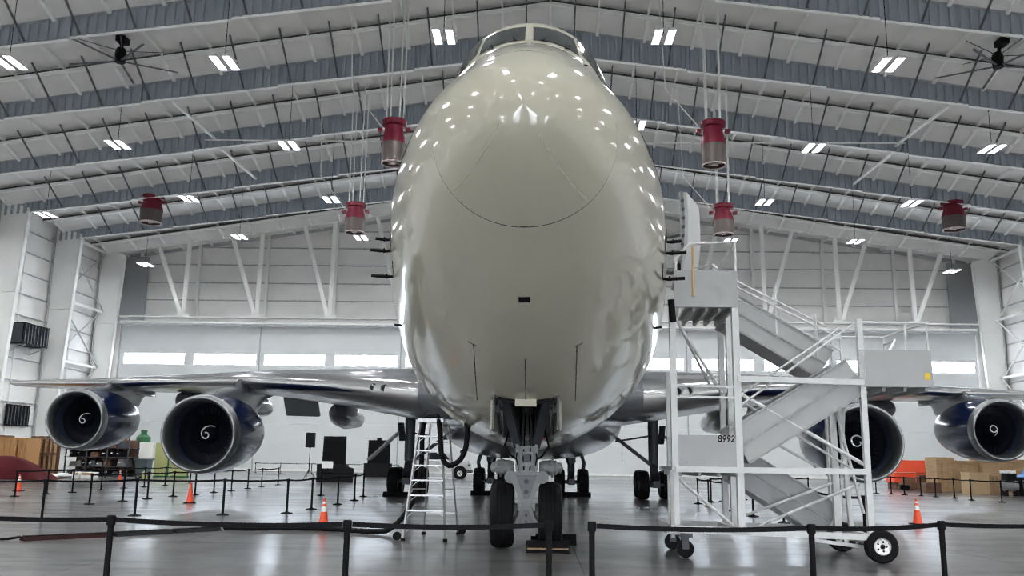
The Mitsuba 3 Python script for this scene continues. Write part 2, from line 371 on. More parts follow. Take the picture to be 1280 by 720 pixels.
# six door leaves, two translucent windows each
leaf = np.linspace(-46.6, 48.7, 7)
for i, (a, b) in enumerate(zip(leaf, leaf[1:])):
    d = numbered(f'door_{i+1}'); note(d, kind='structure')
    w0, w1 = 11.55, 12.85
    wins = [(a + .55, a + 7.4), (b - 7.4, b - .35)]
    mid = (a + b) / 2
    zs = [0.25, 5.1, 8.3, w0, w1, 16.0]
    for c, e in zip(zs, zs[1:]):
        if c == w0: 
            for x0, x1 in ((a + .06, wins[0][0]), (wins[0][1], wins[1][0]), (wins[1][1], b - .06)):
                obj('panel', boxvf((x0, 99.3, c), (x1, 99.45, e)), 'door', d)
        else: obj('panel', boxvf((a + .06, 99.3, c + .025), (b - .06, 99.45, e - .025)), 'door', d)
    obj('edge', boxvf((a - .06, 99.2, 0.02), (a + .06, 99.5, 16)), 'mid_steel', d)
    obj('sill', boxvf((a + .06, 99.15, 0.02), (b - .06, 99.5, .25)), 'white_plain', d)
    for j, (x0, x1) in enumerate(wins):
        k = obj(f'window_{2*i+j+1}', boxvf((x0 + .05, 99.36, w0 + .05), (x1 - .05, 99.40, w1 - .05)), 'white_plain')
        scene[k]['emitter'] = {'type': 'area', 'radiance': rgb(DAY)}; note(k, kind='structure')
        for lo, hi in (((x0, 99.28, w0), (x1, 99.46, w0 + .05)), ((x0, 99.28, w1 - .05), (x1, 99.46, w1))):
            obj('frame', boxvf(lo, hi), 'white_steel', k)
struct('trim_1', boxvf((WL, 99.2, 0), (-46.7, 99.6, 16)), 'wall'); struct('trim_2', boxvf((48.8, 99.2, 0), (WR, 99.6, 16)), 'wall')
struct('trim_3', boxvf((WL, YB + .02, 0), (WR, YB + .25, 15.5)), 'wall')

# front wall behind the viewer: a door with open bays to the daylight
fw = struct('wall_front', prism([(WL, 17), (WR, 17), (WR, zdeck(WR)), (HX, zdeck(HX)), (WL, zdeck(WL))], 'y', YF - .25, YF), 'wall')
for x0, x1 in ((WL, -31), (-24, -12), (-5, 7), (14, 26), (33, WR)):
    obj('leaf', boxvf((x0, YF - .2, 0), (x1, YF, 17)), 'white_plain', fw)
for x0, x1 in ((-31, -24), (-12, -5), (7, 14), (26, 33)):
    obj('leaf', boxvf((x0, YF - .2, 5.5), (x1, YF, 17)), 'white_plain', fw)
struct('trim_4', boxvf((-120, YF - 90, -.3), (120, YF - .3, -.02)), 'door_dark')  # unseen ground outside the front door openings

# ------------------------------------------------------------------ lamps: twin LED panels hung in a regular grid
LXS = [HX + 12.15 * (k - 3.5) for k in range(8)]
LYS = [86.0 - 13.3 * k for k in range(8)]
house = MB()
for s in (-.36, .36): house.box((s - .24, -.95, .02), (s + .24, .95, .12))
house.box((-.72, -.06, .12), (.72, .06, .2))
house = shape(house)
panel_ = [shape((np.array([[s - .19, -.88, 0], [s - .19, .88, 0], [s + .19, .88, 0], [s + .19, -.88, 0]]), np.array([[0, 1, 2], [0, 2, 3]]))) for s in (-.36, .36)]
PLACE = ['far left', 'second from the left', 'third from the left', 'fourth from the left', 'fifth from the left', 'sixth from the left', 'seventh from the left', 'far right']
ROWN = {0: 'the rearmost row', 1: 'the third row from the front', 2: 'the second row from the front', 3: 'the frontmost row'}
for j, y in enumerate(LYS):
    for i, x in enumerate(LXS):
        if j == 0 and i in (0, 7): yy = 92.5
        else: yy = y
        z = {0: 21.5, 1: 23.0, 2: 23.0, 3: 24.6}[min(i, 7 - i)]
        row = ROWN.get(j, f'the overhead {ORD[j]} row from the door')
        t = thing('ceiling_light', f'twin LED ceiling light, {PLACE[i]} in {row}', 'ceiling light', 'twin LED lights hung from the roof')
        W = T().translate([x, yy, z])
        obj('housing', house, 'housing', t, to_world=W)
        for p in panel_:
            k = obj('panel', p, 'white_plain', t, to_world=W)
            scene[k]['emitter'] = {'type': 'area', 'radiance': rgb(LAMP)}
        obj('cable', tubevf([(x, yy, z + .2), (x, yy, zdeck(x))], .02, 5), 'black', t)

# red destratification fans on rods
def roof_fan(x, y, zb, h, r, label):
    t = thing('drum_fan', label, 'ceiling fan', 'red drum fans hung from the roof')
    zt = zb + h; zm = zb + h * .45
    obj('drum', lathevf([(0, r * .97), (zm - zb, r * 1.0)], (x, y, zb), (0, 0, 1), 28), 'drum', t, smooth=True)
    obj('rim', lathevf([(.02, r * .90), (-.03, r * .90), (-.03, r * 1.0), (.05, r * 1.0)], (x, y, zb), (0, 0, 1), 28), 'drum_rim', t)
    obj('hood', lathevf([(0, r * 1.02), (.12, r * 1.02), (h * .3, r * .80), (h * .40, r * .78), (h * .42, r * 1.02), (h * .53, r * 1.02), (h * .55, r * .9), (h * .55, 0)], (x, y, zm), (0, 0, 1), 28), 'red', t, smooth=35)
    b = MB()
    for k in range(6):
        a = k * math.pi / 3
        b.bar((x, y, zb + .12), (x + r * .93 * math.cos(a), y + r * .93 * math.sin(a), zb + .18), .22, .03)
    b.lathe([(0, 0), (0, .2), (.3, .2), (.3, 0)], (x, y, zb + .02), (0, 0, 1), 12)
    obj('blades', b, 'drum_rim', t)
    obj('plate', lathevf([(0, 0), (0, r * .96)], (x, y, zb + .5), (0, 0, -1), 24), 'drum_rim', t)
    for a in (0.6, 2.2, 3.9, 5.4):
        p = (x + r * .8 * math.cos(a), y + r * .8 * math.sin(a)); q = (x + r * .9 * math.cos(a), y + r * .9 * math.sin(a))
        obj('rod', tubevf([(p[0], p[1], zt), (q[0], q[1], zdeck(q[0]) - .02)], .045, 6), 'white_steel', t)
    s = 1 if x > HX else -1
    obj('stay', tubevf([(x - r, y, zt - .5), (x - 2.9, y + .3, zt + 2.3), (x - 3.2, y + .4, zdeck(x - 3.2) - .02)], .035, 6), 'white_steel', t)
    for k in (-1, 1): obj('bracket', boxvf((x + min(k * r, k * (r + .28)), y - .2, zt - .75), (x + max(k * r, k * (r + .28)), y + .2, zt - .55)), 'red', t)
roof_fan(-8.95, 54, 19.9, 2.9, .76, 'red drum fan on white rods close to the upper left of the aircraft nose')
roof_fan(11.25, 54, 19.9, 2.9, .76, 'red drum fan on white rods to the upper right of the aircraft nose')
roof_fan(-13.7, 66, 18.45, 2.3, .76, 'red drum fan above the left wing root, lower than the fan beside the nose')
roof_fan(14.3, 66, 18.5, 2.35, .76, 'red drum fan right above the boarding stairs platform')
roof_fan(-35.6, 79.6, 22.7, 2.6, 1.0, 'dim red drum fan high on the left, tucked under a roof beam')
roof_fan(38.0, 79.6, 22.6, 2.6, 1.0, 'dim red drum fan high on the right, tucked under a roof beam')

# two big ceiling fans
def hvls(x, y, z, a0, label):
    t = thing('large_ceiling_fan', label, 'ceiling fan', 'large bladed ceiling fans')
    obj('drop_rod', tubevf([(x + .2, y - .3, zdeck(x) - .02), (x, y, z)], .12, 8), 'black', t)
    obj('motor', lathevf([(0, 0), (0, .32), (.7, .36), (1.0, .25), (1.0, 0)], (x, y, z - .7), (0, 0, 1), 16), 'black', t)
    obj('mount', boxvf((x - .1, y - .7, zdeck(x) - .4), (x + .5, y + .1, zdeck(x) - .02)), 'black', t)
    for k in range(5):
        a = a0 + k * 2 * math.pi / 5
        d = np.array([math.cos(a), math.sin(a), 0]); c = np.array([x, y, z - .6])
        obj('blade', barvf(c + d * .3, c + d * 3.6, .15, .05), 'brace', t)
    for k in range(4):
        a = .4 + k * math.pi / 2
        obj('stay', tubevf([(x + .05, y, z + .1), (x + 2.6 * math.cos(a), y + 2.6 * math.sin(a), zdeck(x) - .45)], .03, 5), 'brace', t)
hvls(-27.1, 54.0, 27.4, 0.5, 'large dark bladed ceiling fan at the upper left, between the first two roof beams')
hvls(29.4, 54.0, 27.2, 0.1, 'large dark bladed ceiling fan at the upper right corner, between the first two roof beams')

for (a, b, lab) in (((-25.6, 58.8, 26.2), (-25.9, 68.5, 26.4), 'slanting white roof brace at the upper left, between the second and third roof beams'),
                    ((-25.5, 68.8, 26.2), (-25.7, 78.6, 26.3), 'slanting white roof brace at the left, between the third and fourth roof beams'),
                    ((28.4, 58.8, 26.0), (28.6, 68.5, 26.1), 'slanting white roof brace at the upper right, between the second and third roof beams'),
                    ((28.3, 68.8, 26.0), (28.8, 78.6, 26.1), 'slanting white roof brace at the right, between the third and fourth roof beams')):
    t = note(obj('roof_brace', barvf((a[0], a[1], a[2] - .1), (b[0], b[1], b[2] + .4), .16, .16), 'white_steel'), lab, 'brace', 'slanting roof braces')
note(obj('tie_rod', tubevf([(-25, 64, 25.1), (1, 64, 25.0), (27.5, 64, 25.1)], .05, 6), 'white_steel'), 'thin white tie rod strung level across the hangar behind the aircraft nose', 'rod')

# ------------------------------------------------------------------ the airliner
YN = 8.8                                    # nose tip
ST = np.array([
    [0.00, 5.28, 5.32, 0.02, 5.30, 0.015], [0.08, 5.02, 5.58, 0.29, 5.30, 0.26], [0.30, 4.79, 5.83, 0.54, 5.30, 0.48],
    [0.70, 4.52, 6.13, 0.83, 5.31, 0.71], [1.30, 4.20, 6.52, 1.14, 5.33, 0.90], [2.00, 3.84, 6.92, 1.43, 5.35, 1.04],
    [3.00, 3.40, 7.42, 1.73, 5.38, 1.14], [4.00, 3.04, 7.92, 1.98, 5.40, 1.18], [4.60, 2.86, 8.22, 2.11, 5.40, 1.20],
    [5.20, 2.68, 8.72, 2.21, 5.40, 1.23], [5.80, 2.53, 9.18, 2.31, 5.40, 1.28], [6.60, 2.36, 9.55, 2.44, 5.38, 1.36],
    [8.00, 2.15, 9.83, 2.64, 5.35, 1.54], [10.0, 2.02, 9.98, 2.88, 5.30, 1.80], [12.0, 1.98, 10.0, 3.07, 5.25, 1.98],
    [14.0, 1.98, 10.0, 3.18, 5.23, 2.08], [17.0, 1.98, 10.0, 3.25, 5.23, 2.13], [24.0, 1.98, 10.0, 3.25, 5.23, 2.13], [30.0, 1.98, 9.3, 3.25, 5.23, 2.6],
    [46.0, 2.0, 8.5, 3.25, 5.23, 3.2], [52.0, 2.6, 8.5, 3.0, 5.5, 2.9], [60.0, 4.5, 8.4, 1.9, 6.4, 1.8], [66.0, 6.2, 8.2, .8, 7.2, .75], [68.5, 7.0, 7.8, .3, 7.4, .3]])
CUR = [PchipInterpolator(ST[:, 0], ST[:, k]) for k in range(1, 6)]
TH = np.linspace(-np.pi / 2, np.pi / 2, 361); NX, NZ = np.cos(TH), np.sin(TH)
def section(s, n=72):
    """half section at station s, keel to crown: hull of the lower ellipse and the upper-deck circle"""
    zb, zt, w, zc, r2 = (float(c(s)) for c in CUR)
    b = np.where(NZ < 0, zc - zb, min(w, zt - zc))
    h1 = np.sqrt((w * NX) ** 2 + (b * NZ) ** 2) + 1e-9
    p1 = np.stack([w * w * NX / h1, zc + b * b * NZ / h1], -1); p2 = np.stack([r2 * NX, zt - r2 + r2 * NZ], -1)
    m = (p2[:, 0] * NX + p2[:, 1] * NZ) > (p1[:, 0] * NX + p1[:, 1] * NZ)
    p = np.where(m[:, None], p2, p1)
    d = np.r_[0, np.cumsum(np.hypot(*np.diff(p, axis=0).T))]
    t = np.linspace(0, d[-1], n)
    return np.stack([np.interp(t, d, p[:, 0]), np.interp(t, d, p[:, 1])], -1)
def ring(s):
    c = section(s); return np.vstack([np.c_[c[:, 0], np.full(len(c), YN + s), c[:, 1]], np.c_[-c[-2:0:-1, 0], np.full(len(c) - 2, YN + s), c[-2:0:-1, 1]]])
def half_x(s, z):
    c = section(s, 200); return float(np.interp(z, c[:, 1], c[:, 0]))
def keel(s): return float(CUR[0](s))
def arcpt(s, a):
    """point on the skin: a metres of arc from the crown (positive to +x)"""
    c = section(s, 400)[::-1]; d = np.r_[0, np.cumsum(np.hypot(*np.diff(c, axis=0).T))]
    return np.array([math.copysign(np.interp(abs(a), d, c[:, 0]), a), YN + s, np.interp(abs(a), d, c[:, 1])])
def keelpt(s, x, off=0.0):
    """point on the underside at lateral offset x"""
    c = section(s, 400); k = int(c[:, 0].argmax())
    return np.array([x, YN + s, float(np.interp(abs(x), c[:k + 1, 0], c[:k + 1, 1])) - off])

plane = thing('airliner', 'white four-engined jumbo jet with navy blue engines, parked nose-on in the middle of the hangar', 'airplane')
SEAM = 1.17
st1 = np.r_[np.linspace(0, 1, 22) ** 2 * (SEAM - .006)]
st2 = np.r_[np.linspace(SEAM + .006, 20, 150), np.linspace(20.5, 68.5, 60)]
obj('radome', loft([ring(s) for s in st1], caps=True), 'radome', plane, smooth=50)
note(f'{plane}__radome', 'rounded nose radome outlined by a dark seam')
BAY0, BAY1, BAYX = 5.62, 9.35, .43
hv, hf = loft([ring(s) for s in st2], caps=True)
hc = hv[hf].mean(1)
hf = hf[~((np.abs(hc[:, 0]) < BAYX) & (hc[:, 1] > YN + BAY0) & (hc[:, 1] < YN + BAY1) & (hc[:, 2] < 4))]
obj('fuselage', (hv, hf), 'skin', plane, smooth=50)
obj('radome_seam', gridvf([ring(SEAM - .02) * [.996, 1, 1] , ring(SEAM + .02) * [.996, 1, 1]], True), 'seam', plane)
sm = MB()                                   # cover the gap of the seam from inside
fus = f'{plane}__fuselage'
def line(pts, r=.008, m='seam', name='panel_seam', par=fus):
    return obj(name, tubevf(pts, r, 6), m, par)
# lightning diverter strips on the radome, panel lines of the nose
for q in ([(-.255, .10, 5.09), (-.433, .38, 4.896), (-.60, .70, 4.75), (-.80, 1.08, 4.68)], [(.155, .10, 5.03), (.325, .375, 4.82), (.519, .731, 4.671), (.717, 1.10, 4.576)]):
    P = []
    for u in np.linspace(0, 3, 22):
        x, s = (np.interp(u, range(4), [a[k] for a in q]) for k in (0, 1))
        P.append(keelpt(s, x, .002))
    obj('diverter_strip', tubevf(P, .006, 6), 'seam_pale', f'{plane}__radome')
line([arcpt(4.42 + .0 * abs(a), a) + [0, -.002, .004] for a in np.linspace(-1.9, 1.9, 30)], .010, 'seam')
for sg in (-1, 1):
    line([keelpt(s, sg * (.735 + .036 * (s - 3.9)), .002) for s in np.linspace(3.9, 6.2, 14)], .008)
    line([keelpt(3.88, sg * x, .002) for x in np.linspace(.70, .82, 5)], .008)
line([keelpt(s, 0, .002) for s in np.linspace(3.95, 6.2, 14)], .007)
for s0 in (8.6, 12.2):
    line([np.array([x, YN + s0, z]) for x, z in section(s0, 80)[4:-4] * [1.0002, 1]], .003, 'seam_pale')
    line([np.array([-x, YN + s0, z]) for x, z in section(s0, 80)[4:-4] * [1.0002, 1]], .003, 'seam_pale')
# the small dark plate under the nose
zs = [keelpt(s, x, .006) for s in (2.36, 2.475) for x in (-.075, .075)]
obj('marking_plate', gridvf([[zs[0], zs[1]], [zs[2], zs[3]]]), 'black', fus)

# flight deck windows
def pane(a0, a1, s0, s1, slope=0.0, off=.012, m='glass', name='cockpit_window'):
    G = []
    for u in np.linspace(0, 1, 7):
        G.append([arcpt(s0 + (s1 - s0) * u + slope * abs(a0 + (a1 - a0) * v), (a0 + (a1 - a0) * v) * (1 - .10 * u)) + [0, -off * .6, off * .8] for v in np.linspace(0, 1, 9)])
    return obj(name, gridvf(G), m, plane, smooth=True)
for sg in (-1, 1):
    pane(sg * .07, sg * .90, 4.78, 5.44, .12)
    pane(sg * .98, sg * 1.62, 4.92, 5.58, .12)
    pane(sg * 1.70, sg * 2.25, 5.02, 5.62, .12)
    for w_ in (.22, .62):                    # wiper arms
        line([arcpt(4.72, sg * w_) + [0, -.02, .03], arcpt(4.86, sg * (w_ + .04)) + [0, -.02, .04]], .016, 'black', 'wiper', plane)
    e = arcpt(4.62, sg * 1.02)
    obj('drain_cover', lathevf([(0, 0), (.02, .05), (.03, .0)], e, (0, -.7, .7), 10), 'black', plane)
# cabin windows of the main deck in the nose and along the body
def cabin_window(s, z, sg):
    x = half_x(s, z); x1 = half_x(s, z + .2); tilt = (x1 - x) / .2; dxs = (half_x(s + .3, z) - x) / .3
    P = []
    for g in np.linspace(0, 2 * np.pi, 16, endpoint=False):
        ds, dz = .125 * math.copysign(abs(math.cos(g)) ** .7, math.cos(g)), .19 * math.copysign(abs(math.sin(g)) ** .7, math.sin(g))
        P.append([sg * (half_x(s + ds, z + dz) + .006), YN + s + ds, z + dz])
    c = np.mean(P, 0); v = np.vstack([P, c[None]])
    obj('cabin_window', (v, np.array([[i, (i + 1) % 16, 16] for i in range(16)])), 'glass', plane)
for sg in (-1, 1):
    for s in (3.1, 3.6, 4.1, 4.6, 5.1, 5.6): cabin_window(s, 5.98, sg)
    for s in np.arange(10.9, 17, .508): cabin_window(s, 6.2, sg)
    for s in np.arange(8.6, 14, .7): cabin_window(s, 8.75, sg)
# probes on both sides of the nose
for sg in (-1, 1):
    for s, z, L in ((5.9, 5.08, .34), (6.1, 4.68, .36), (6.6, 5.45, .26)):
        x = half_x(s, z)
        if L == 0: continue
        obj('probe', MB().tube([(sg * (x - .05), YN + s, z), (sg * (x + .08), YN + s - .02, z - .01), (sg * (x + L), YN + s - .06, z + .0)], [.02, .03, .028], 7).lathe([(0, .045), (.02, .045), (.02, 0)], (sg * (x + .10), YN + s - .02, z), (sg, 0, 0), 8), 'black', plane)
        line([np.array([sg * (half_x(s + q, z + .5 * q * q + .1 * q) + .004), YN + s + q, z + .5 * q * q + .1 * q]) for q in -np.linspace(0, .62, 8)], .008, 'seam', 'hose', plane)
    for s, z in ((7.2, 4.0),):
        x = half_x(s, z)
        obj('vane', barvf((sg * (x - .01), YN + s, z), (sg * (x + .12), YN + s + .06, z + .02), .10, .03), 'black', plane)

# open main-deck door on the aircraft's left side, pushed out and forward
dpts = [(z, half_x(9.0, z)) for z in np.linspace(4.95, 6.92, 12)]
x0 = min(p[1] for p in dpts)
def door_sec(off0, off1):
    G = []
    for z, x in dpts:
        b = 2.78 + (z - 4.95) * .10 + .10 * math.sin((z - 4.95) / 1.97 * math.pi)
        G.append([[b + off0, 17.25, z], [b + off1, 17.25, z], [b + off1 + .42, 18.25, z], [b + off0 + .42, 18.25, z]])
    return G
dr_ = obj('entry_door', loft(door_sec(0, .15)), 'stair', plane, smooth=40)
obj('edge', gridvf([[[b[0][0] + .02, 17.235, b[0][2]], [b[1][0] - .07, 17.235, b[1][2]]] for b in door_sec(0, .15)]), 'gear', dr_)
for k, (z, x) in enumerate(dpts[1:-1]):
    b = 2.78 + (z - 4.95) * .10 + .10 * math.sin((z - 4.95) / 1.97 * math.pi)
    obj('stop', lathevf([(0, .03), (.05, .03), (.05, 0)], (b + .05, 17.235, z), (0, -1, 0), 8), 'gear_dark', dr_)
obj('hinge_arm', tubevf([(2.62, 18.35, 5.55), (2.95, 18.3, 5.5), (3.25, 18.0, 5.55)], .05, 8), 'gear', plane)
obj('hinge_arm', tubevf([(2.62, 18.35, 6.3), (2.95, 18.3, 6.28), (3.3, 18.0, 6.3)], .05, 8), 'gear', plane)
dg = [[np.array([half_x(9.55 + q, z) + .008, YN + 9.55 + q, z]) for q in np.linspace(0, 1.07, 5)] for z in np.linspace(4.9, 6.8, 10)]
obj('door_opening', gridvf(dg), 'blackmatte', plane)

# wings
def airfoil(n=26, tc=.12, camber=.018):
    x = (1 - np.cos(np.linspace(0, np.pi, n))) / 2
    yt = 5 * tc * (.2969 * np.sqrt(x) - .126 * x - .3516 * x ** 2 + .2843 * x ** 3 - .1036 * x ** 4)
    yc = camber * 4 * x * (1 - x)
    return np.vstack([np.c_[x, yc + yt], np.c_[x[-2:0:-1], (yc - yt)[-2:0:-1]]])
WX = [0, 3.2, 7.5, 11.7, 16.3, 20.8, 26, 31.5]
def wing_at(x):
    x = abs(x)
    le = 28.3 + (x - 3.2) * .885
    return (le, float(np.interp(x, [0, 3.2, 7.5, 11.7, 20.8, 31.5], [3.45, 3.62, 4.18, 4.62, 5.10, 5.75])),
            float(np.interp(x, [0, 3.2, 12.2, 31.5], [18.0, 15.2, 9.2, 4.0])), float(np.interp(x, [0, 3.2, 12, 31.5], [.135, .13, .10, .085])))
def wing_sec(x, pts=None, grow=0.0, xmax=None):
    le, z, c, tc = wing_at(x)
    a = airfoil(30, tc)
    if xmax:
        up = a[:30]; lo = np.vstack([a[30:], a[:1]])
        a = np.vstack([up[up[:, 0] <= xmax], lo[lo[:, 0] <= xmax][:-1]])
    a = a.copy(); a[:, 1] *= 1 + grow
    return np.c_[np.full(len(a), x), le + a[:, 0] * c - grow * .12, z + a[:, 1] * c]
XS = np.r_[0, np.linspace(2.8, 31.5, 26)]
for sg in (1, -1):
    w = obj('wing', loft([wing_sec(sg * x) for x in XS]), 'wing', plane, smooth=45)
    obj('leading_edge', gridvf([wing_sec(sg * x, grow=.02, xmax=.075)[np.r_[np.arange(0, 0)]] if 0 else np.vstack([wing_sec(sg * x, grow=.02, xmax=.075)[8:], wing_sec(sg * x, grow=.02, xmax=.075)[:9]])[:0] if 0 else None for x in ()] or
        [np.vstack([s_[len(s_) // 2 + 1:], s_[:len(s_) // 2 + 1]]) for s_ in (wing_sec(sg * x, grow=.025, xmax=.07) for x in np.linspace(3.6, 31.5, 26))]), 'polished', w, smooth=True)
    for x in (4.85, 5.28):                   # landing lights in the root leading edge
        le, z, c, tc = wing_at(x)
        lt = obj('landing_light', lathevf([(0, .17), (.05, .17), (.05, .13), (.01, .12), (0, 0)], (sg * x, le + .07, z + .08), (0, -1, .12), 18), 'polished', w)
        obj('lens', lathevf([(0, .115), (0.01, 0)], (sg * x, le + .035, z + .083), (0, -1, .12), 16), 'glass', lt)
    for x, L in ((8.45, 6.2), (13.6, 5.2), (17.8, 4.8)):   # flap track fairings
        le, z, c, tc = wing_at(x)
        y0 = le + c * .50; zz = z - c * tc * .34
        pr = [(0, .0), (.12, .22), (.5, .42), (1.2, .58), (2.4, .62), (L * .75, .42), (L, .03)]
        v, f = lathevf(pr, (sg * x, y0, zz - .28), (0, 1, -.03), 20); v[:, 0] = sg * x + (v[:, 0] - sg * x) * .95; v[:, 2] = zz - .28 + (v[:, 2] - zz + .28) * .95
        obj('flap_track_fairing', (v, f), 'wing', w, smooth=40)
    le, z, c, tc = wing_at(11.6)
    obj('drooped_aileron', barvf((sg * 10.35, 43.6, 4.02), (sg * 12.05, 43.9, 4.06), 1.0, .14, (0, .85, .5)), 'wing', w)
    # body fairing side
bf = []
for s in np.linspace(0, 1, 30):
    y = 26.2 + s * 26; k = min(1, math.sin(min(s * 2.4, 1) * math.pi / 2) + .0) * (1 - max(0, (s - .75) / .25) ** 2 * .9)
    a = np.linspace(0, 2 * np.pi, 48, endpoint=False)
    hw, hh = .4 + 3.25 * k, .15 + 1.45 * k
    bf.append(np.c_[hw * np.sign(np.cos(a)) * np.abs(np.cos(a)) ** .75, np.full(48, y), 3.25 + hh * np.sign(np.sin(a)) * np.abs(np.sin(a)) ** .85])
obj('belly_fairing', loft(bf), 'wing', plane, smooth=50)
# tail (behind the body from here)
for sg in (1, -1):
    sc = lambda x, le, z, c: np.c_[np.full(58, sg * x), le + airfoil(30, .09, 0)[:, 0] * c, z + airfoil(30, .09, 0)[:, 1] * c]
    obj('tailplane', loft([sc(.5, 67, 7.2, 8.5), sc(6, 71, 7.8, 5.6), sc(10.6, 74.5, 8.4, 2.6)]), 'white_gloss', plane, smooth=45)
a = airfoil(30, .1, 0)
obj('fin', loft([np.c_[a[:, 1] * c, le + a[:, 0] * c, np.full(58, z)] for le, c, z in ((60, 13, 8), (66, 9, 13.5), (71.5, 4.8, 19.3))]), 'white_gloss', plane, smooth=45)

# engines
blades = MB()
for k in range(34):
    a = k * 2 * math.pi / 34; d = np.array([math.cos(a), 0, math.sin(a)]); t_ = np.array([-math.sin(a), 0, math.cos(a)])
    G = []
    for r, tw in ((.33, .3), (.7, .75), (1.12, 1.15)):
        ch = .15 + .04 * r; e = np.array([0, math.cos(tw), 0]) * ch + t_ * math.sin(tw) * ch
        G.append([d * r - e, d * r + e])
    blades.add(*gridvf(G))
E_BL = shape(blades)
E_DISC = shape(lathevf([(.22, 1.13), (.22, 0)], (0, 0, 0), (0, 1, 0), 40))
sp = []
for u in np.linspace(0, 1, 40):
    a = 1.0 + (1 - u) * 2 * math.pi * 1.12; r = .04 + .27 * u ** 1.1
    sp.append((r * math.cos(a), -.62 + .60 * (r / .33) ** 1.3 - .03, r * math.sin(a)))
E_SPR = shape(tubevf(sp, np.r_[np.linspace(.02, .035, 30), np.linspace(.035, .012, 10)], 6))
E_SPI = shape(lathevf([(-.62, 0), (-.60, .04), (-.5, .11), (-.3, .21), (-.1, .30), (.05, .34), (.2, .34)], (0, 0, 0), (0, 1, 0), 32), 40)
E_LIP = shape(lathevf([(.62, 1.115), (.35, 1.13), (.12, 1.17), (.02, 1.235), (-.005, 1.27), (.02, 1.305), (.10, 1.345), (.26, 1.375), (.40, 1.388)], (0, 0, 0), (0, 1, 0), 64), True)
E_DUCT = shape(lathevf([(.60, 1.117), (.9, 1.12), (1.3, 1.145), (1.7, 1.15), (1.7, 0)], (0, 0, 0), (0, 1, 0), 64), 40)
E_COWL = shape(lathevf([(.40, 1.388), (.9, 1.425), (1.6, 1.44), (2.5, 1.42), (3.4, 1.33), (4.3, 1.17), (4.9, 1.02), (4.9, .96), (4.2, .92)], (0, 0, 0), (0, 1, 0), 64), 40)
E_CORE = shape(lathevf([(4.2, .84), (4.9, .76), (5.6, .62), (6.2, .48), (6.2, .42), (5.6, .4)], (0, 0, 0), (0, 1, 0), 40), 40)
E_PLUG = shape(lathevf([(5.6, .36), (6.2, .33), (6.8, .12), (7.0, 0)], (0, 0, 0), (0, 1, 0), 32), 40)
E_STR = shape(MB().add(*barvf((1.22, 1.3, .78), (1.36, 2.3, .86), .03, .16, (1, 0, .6))))
ENG = [(-20.83, 40.7, 3.16), (-11.68, 31.6, 2.37), (11.68, 31.9, 2.37), (20.83, 40.5, 3.20)]
def lens(y0, y1, x, z, th):
    u = np.linspace(0, np.pi, 12); yy = y0 + (y1 - y0) * (1 - np.cos(u)) / 2; h = th * np.sin(u) ** .8
    return np.vstack([np.c_[x + h, yy, np.full(12, z)], np.c_[(x - h)[-2:0:-1], yy[-2:0:-1], np.full(10, z)]])
for k, (x, y, z) in enumerate(ENG):
    W = T().translate([x, y, z]).rotate([1, 0, 0], 2.0).rotate([0, 0, 1], 1.5 if x < 0 else -1.5)
    e = obj('engine', E_COWL, 'navy', plane, to_world=W)
    note(e, ['navy blue engine pod, outer one at the left', 'navy blue engine pod, inner one left of the nose', 'navy blue engine pod behind the boarding stairs', 'navy blue engine pod, outer one at the right'][k])
    obj('lip', E_LIP, 'lip', e, to_world=W); obj('inlet', E_DUCT, 'duct', e, to_world=W)
    Wf = W.translate([0, 1.35, 0])
    obj('fan', E_BL, 'fan', e, to_world=Wf); obj('fan_disc', E_DISC, 'fan', e, to_world=Wf)
    obj('spinner', E_SPI, 'fan', e, to_world=Wf); obj('spinner_swirl', E_SPR, 'spiral', e, to_world=Wf.rotate([0, 1, 0], [0, 5, 60, 120][k]))
    obj('core_nozzle', E_CORE, 'polished', e, to_world=W); obj('exhaust_plug', E_PLUG, 'gear', e, to_world=W)
    le, wz, c, tc = wing_at(x)
    py = [lens(y + 1.3, y + 6.6, x, z + .95, .20), lens(y + 1.2, y + 7.0, x, z + 1.42, .24), lens(y + 1.9, y + 7.6, x, z + 1.7, .25),
          lens(le - .7, y + 8.6, x, wz - .35, .24), lens(le - .1, le + 5.2, x, wz + .05, .20)]
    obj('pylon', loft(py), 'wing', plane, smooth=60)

# landing gear
TYRE = shape(lathevf([(-.17, .30), (-.19, .36), (-.222, .46), (-.222, .53), (-.19, .585), (-.12, .612), (-.085, .615), (-.08, .606), (-.06, .606), (-.055, .618), (-.01, .62), (-.005, .61), (.015, .61), (.02, .62), (.055, .618), (.06, .606), (.08, .606), (.085, .615), (.12, .612), (.19, .585), (.222, .53), (.222, .46), (.19, .36), (.17, .30)], (0, 0, 0), (1, 0, 0), 48), 35)
HUB = shape(lathevf([(-.17, .31), (-.10, .28), (-.07, .14), (-.16, .12), (-.16, 0), (.16, 0), (.16, .12), (.07, .14), (.10, .28), (.17, .31)], (0, 0, 0), (1, 0, 0), 24), 35)
def wheel(par, x, y, z=.62):
    w = obj('tyre', TYRE, 'rubber', par, to_world=T().translate([x, y, z]))
    # hubs are pieces of the same leg (three levels at most)
    obj('hub', HUB, 'hub', par, to_world=T().translate([x, y, z]))
NY = 17.6
ng = obj('nose_gear', MB().lathe([(0, 0), (0, .10), (.75, .10), (.75, .14), (1.55, .14), (1.55, .16), (1.75, .16), (2.3, .15), (2.3, 0)], (0, NY, .62), (0, .06, 1), 20)
         .lathe([(-.60, 0), (-.60, .07), (.60, .07), (.60, 0)], (0, NY, .62), (1, 0, 0), 16), 'gear', plane, smooth=40)
note(ng, 'grey nose landing gear leg with two black tyres')
for s in (-.455, .455): wheel(ng, s, NY)
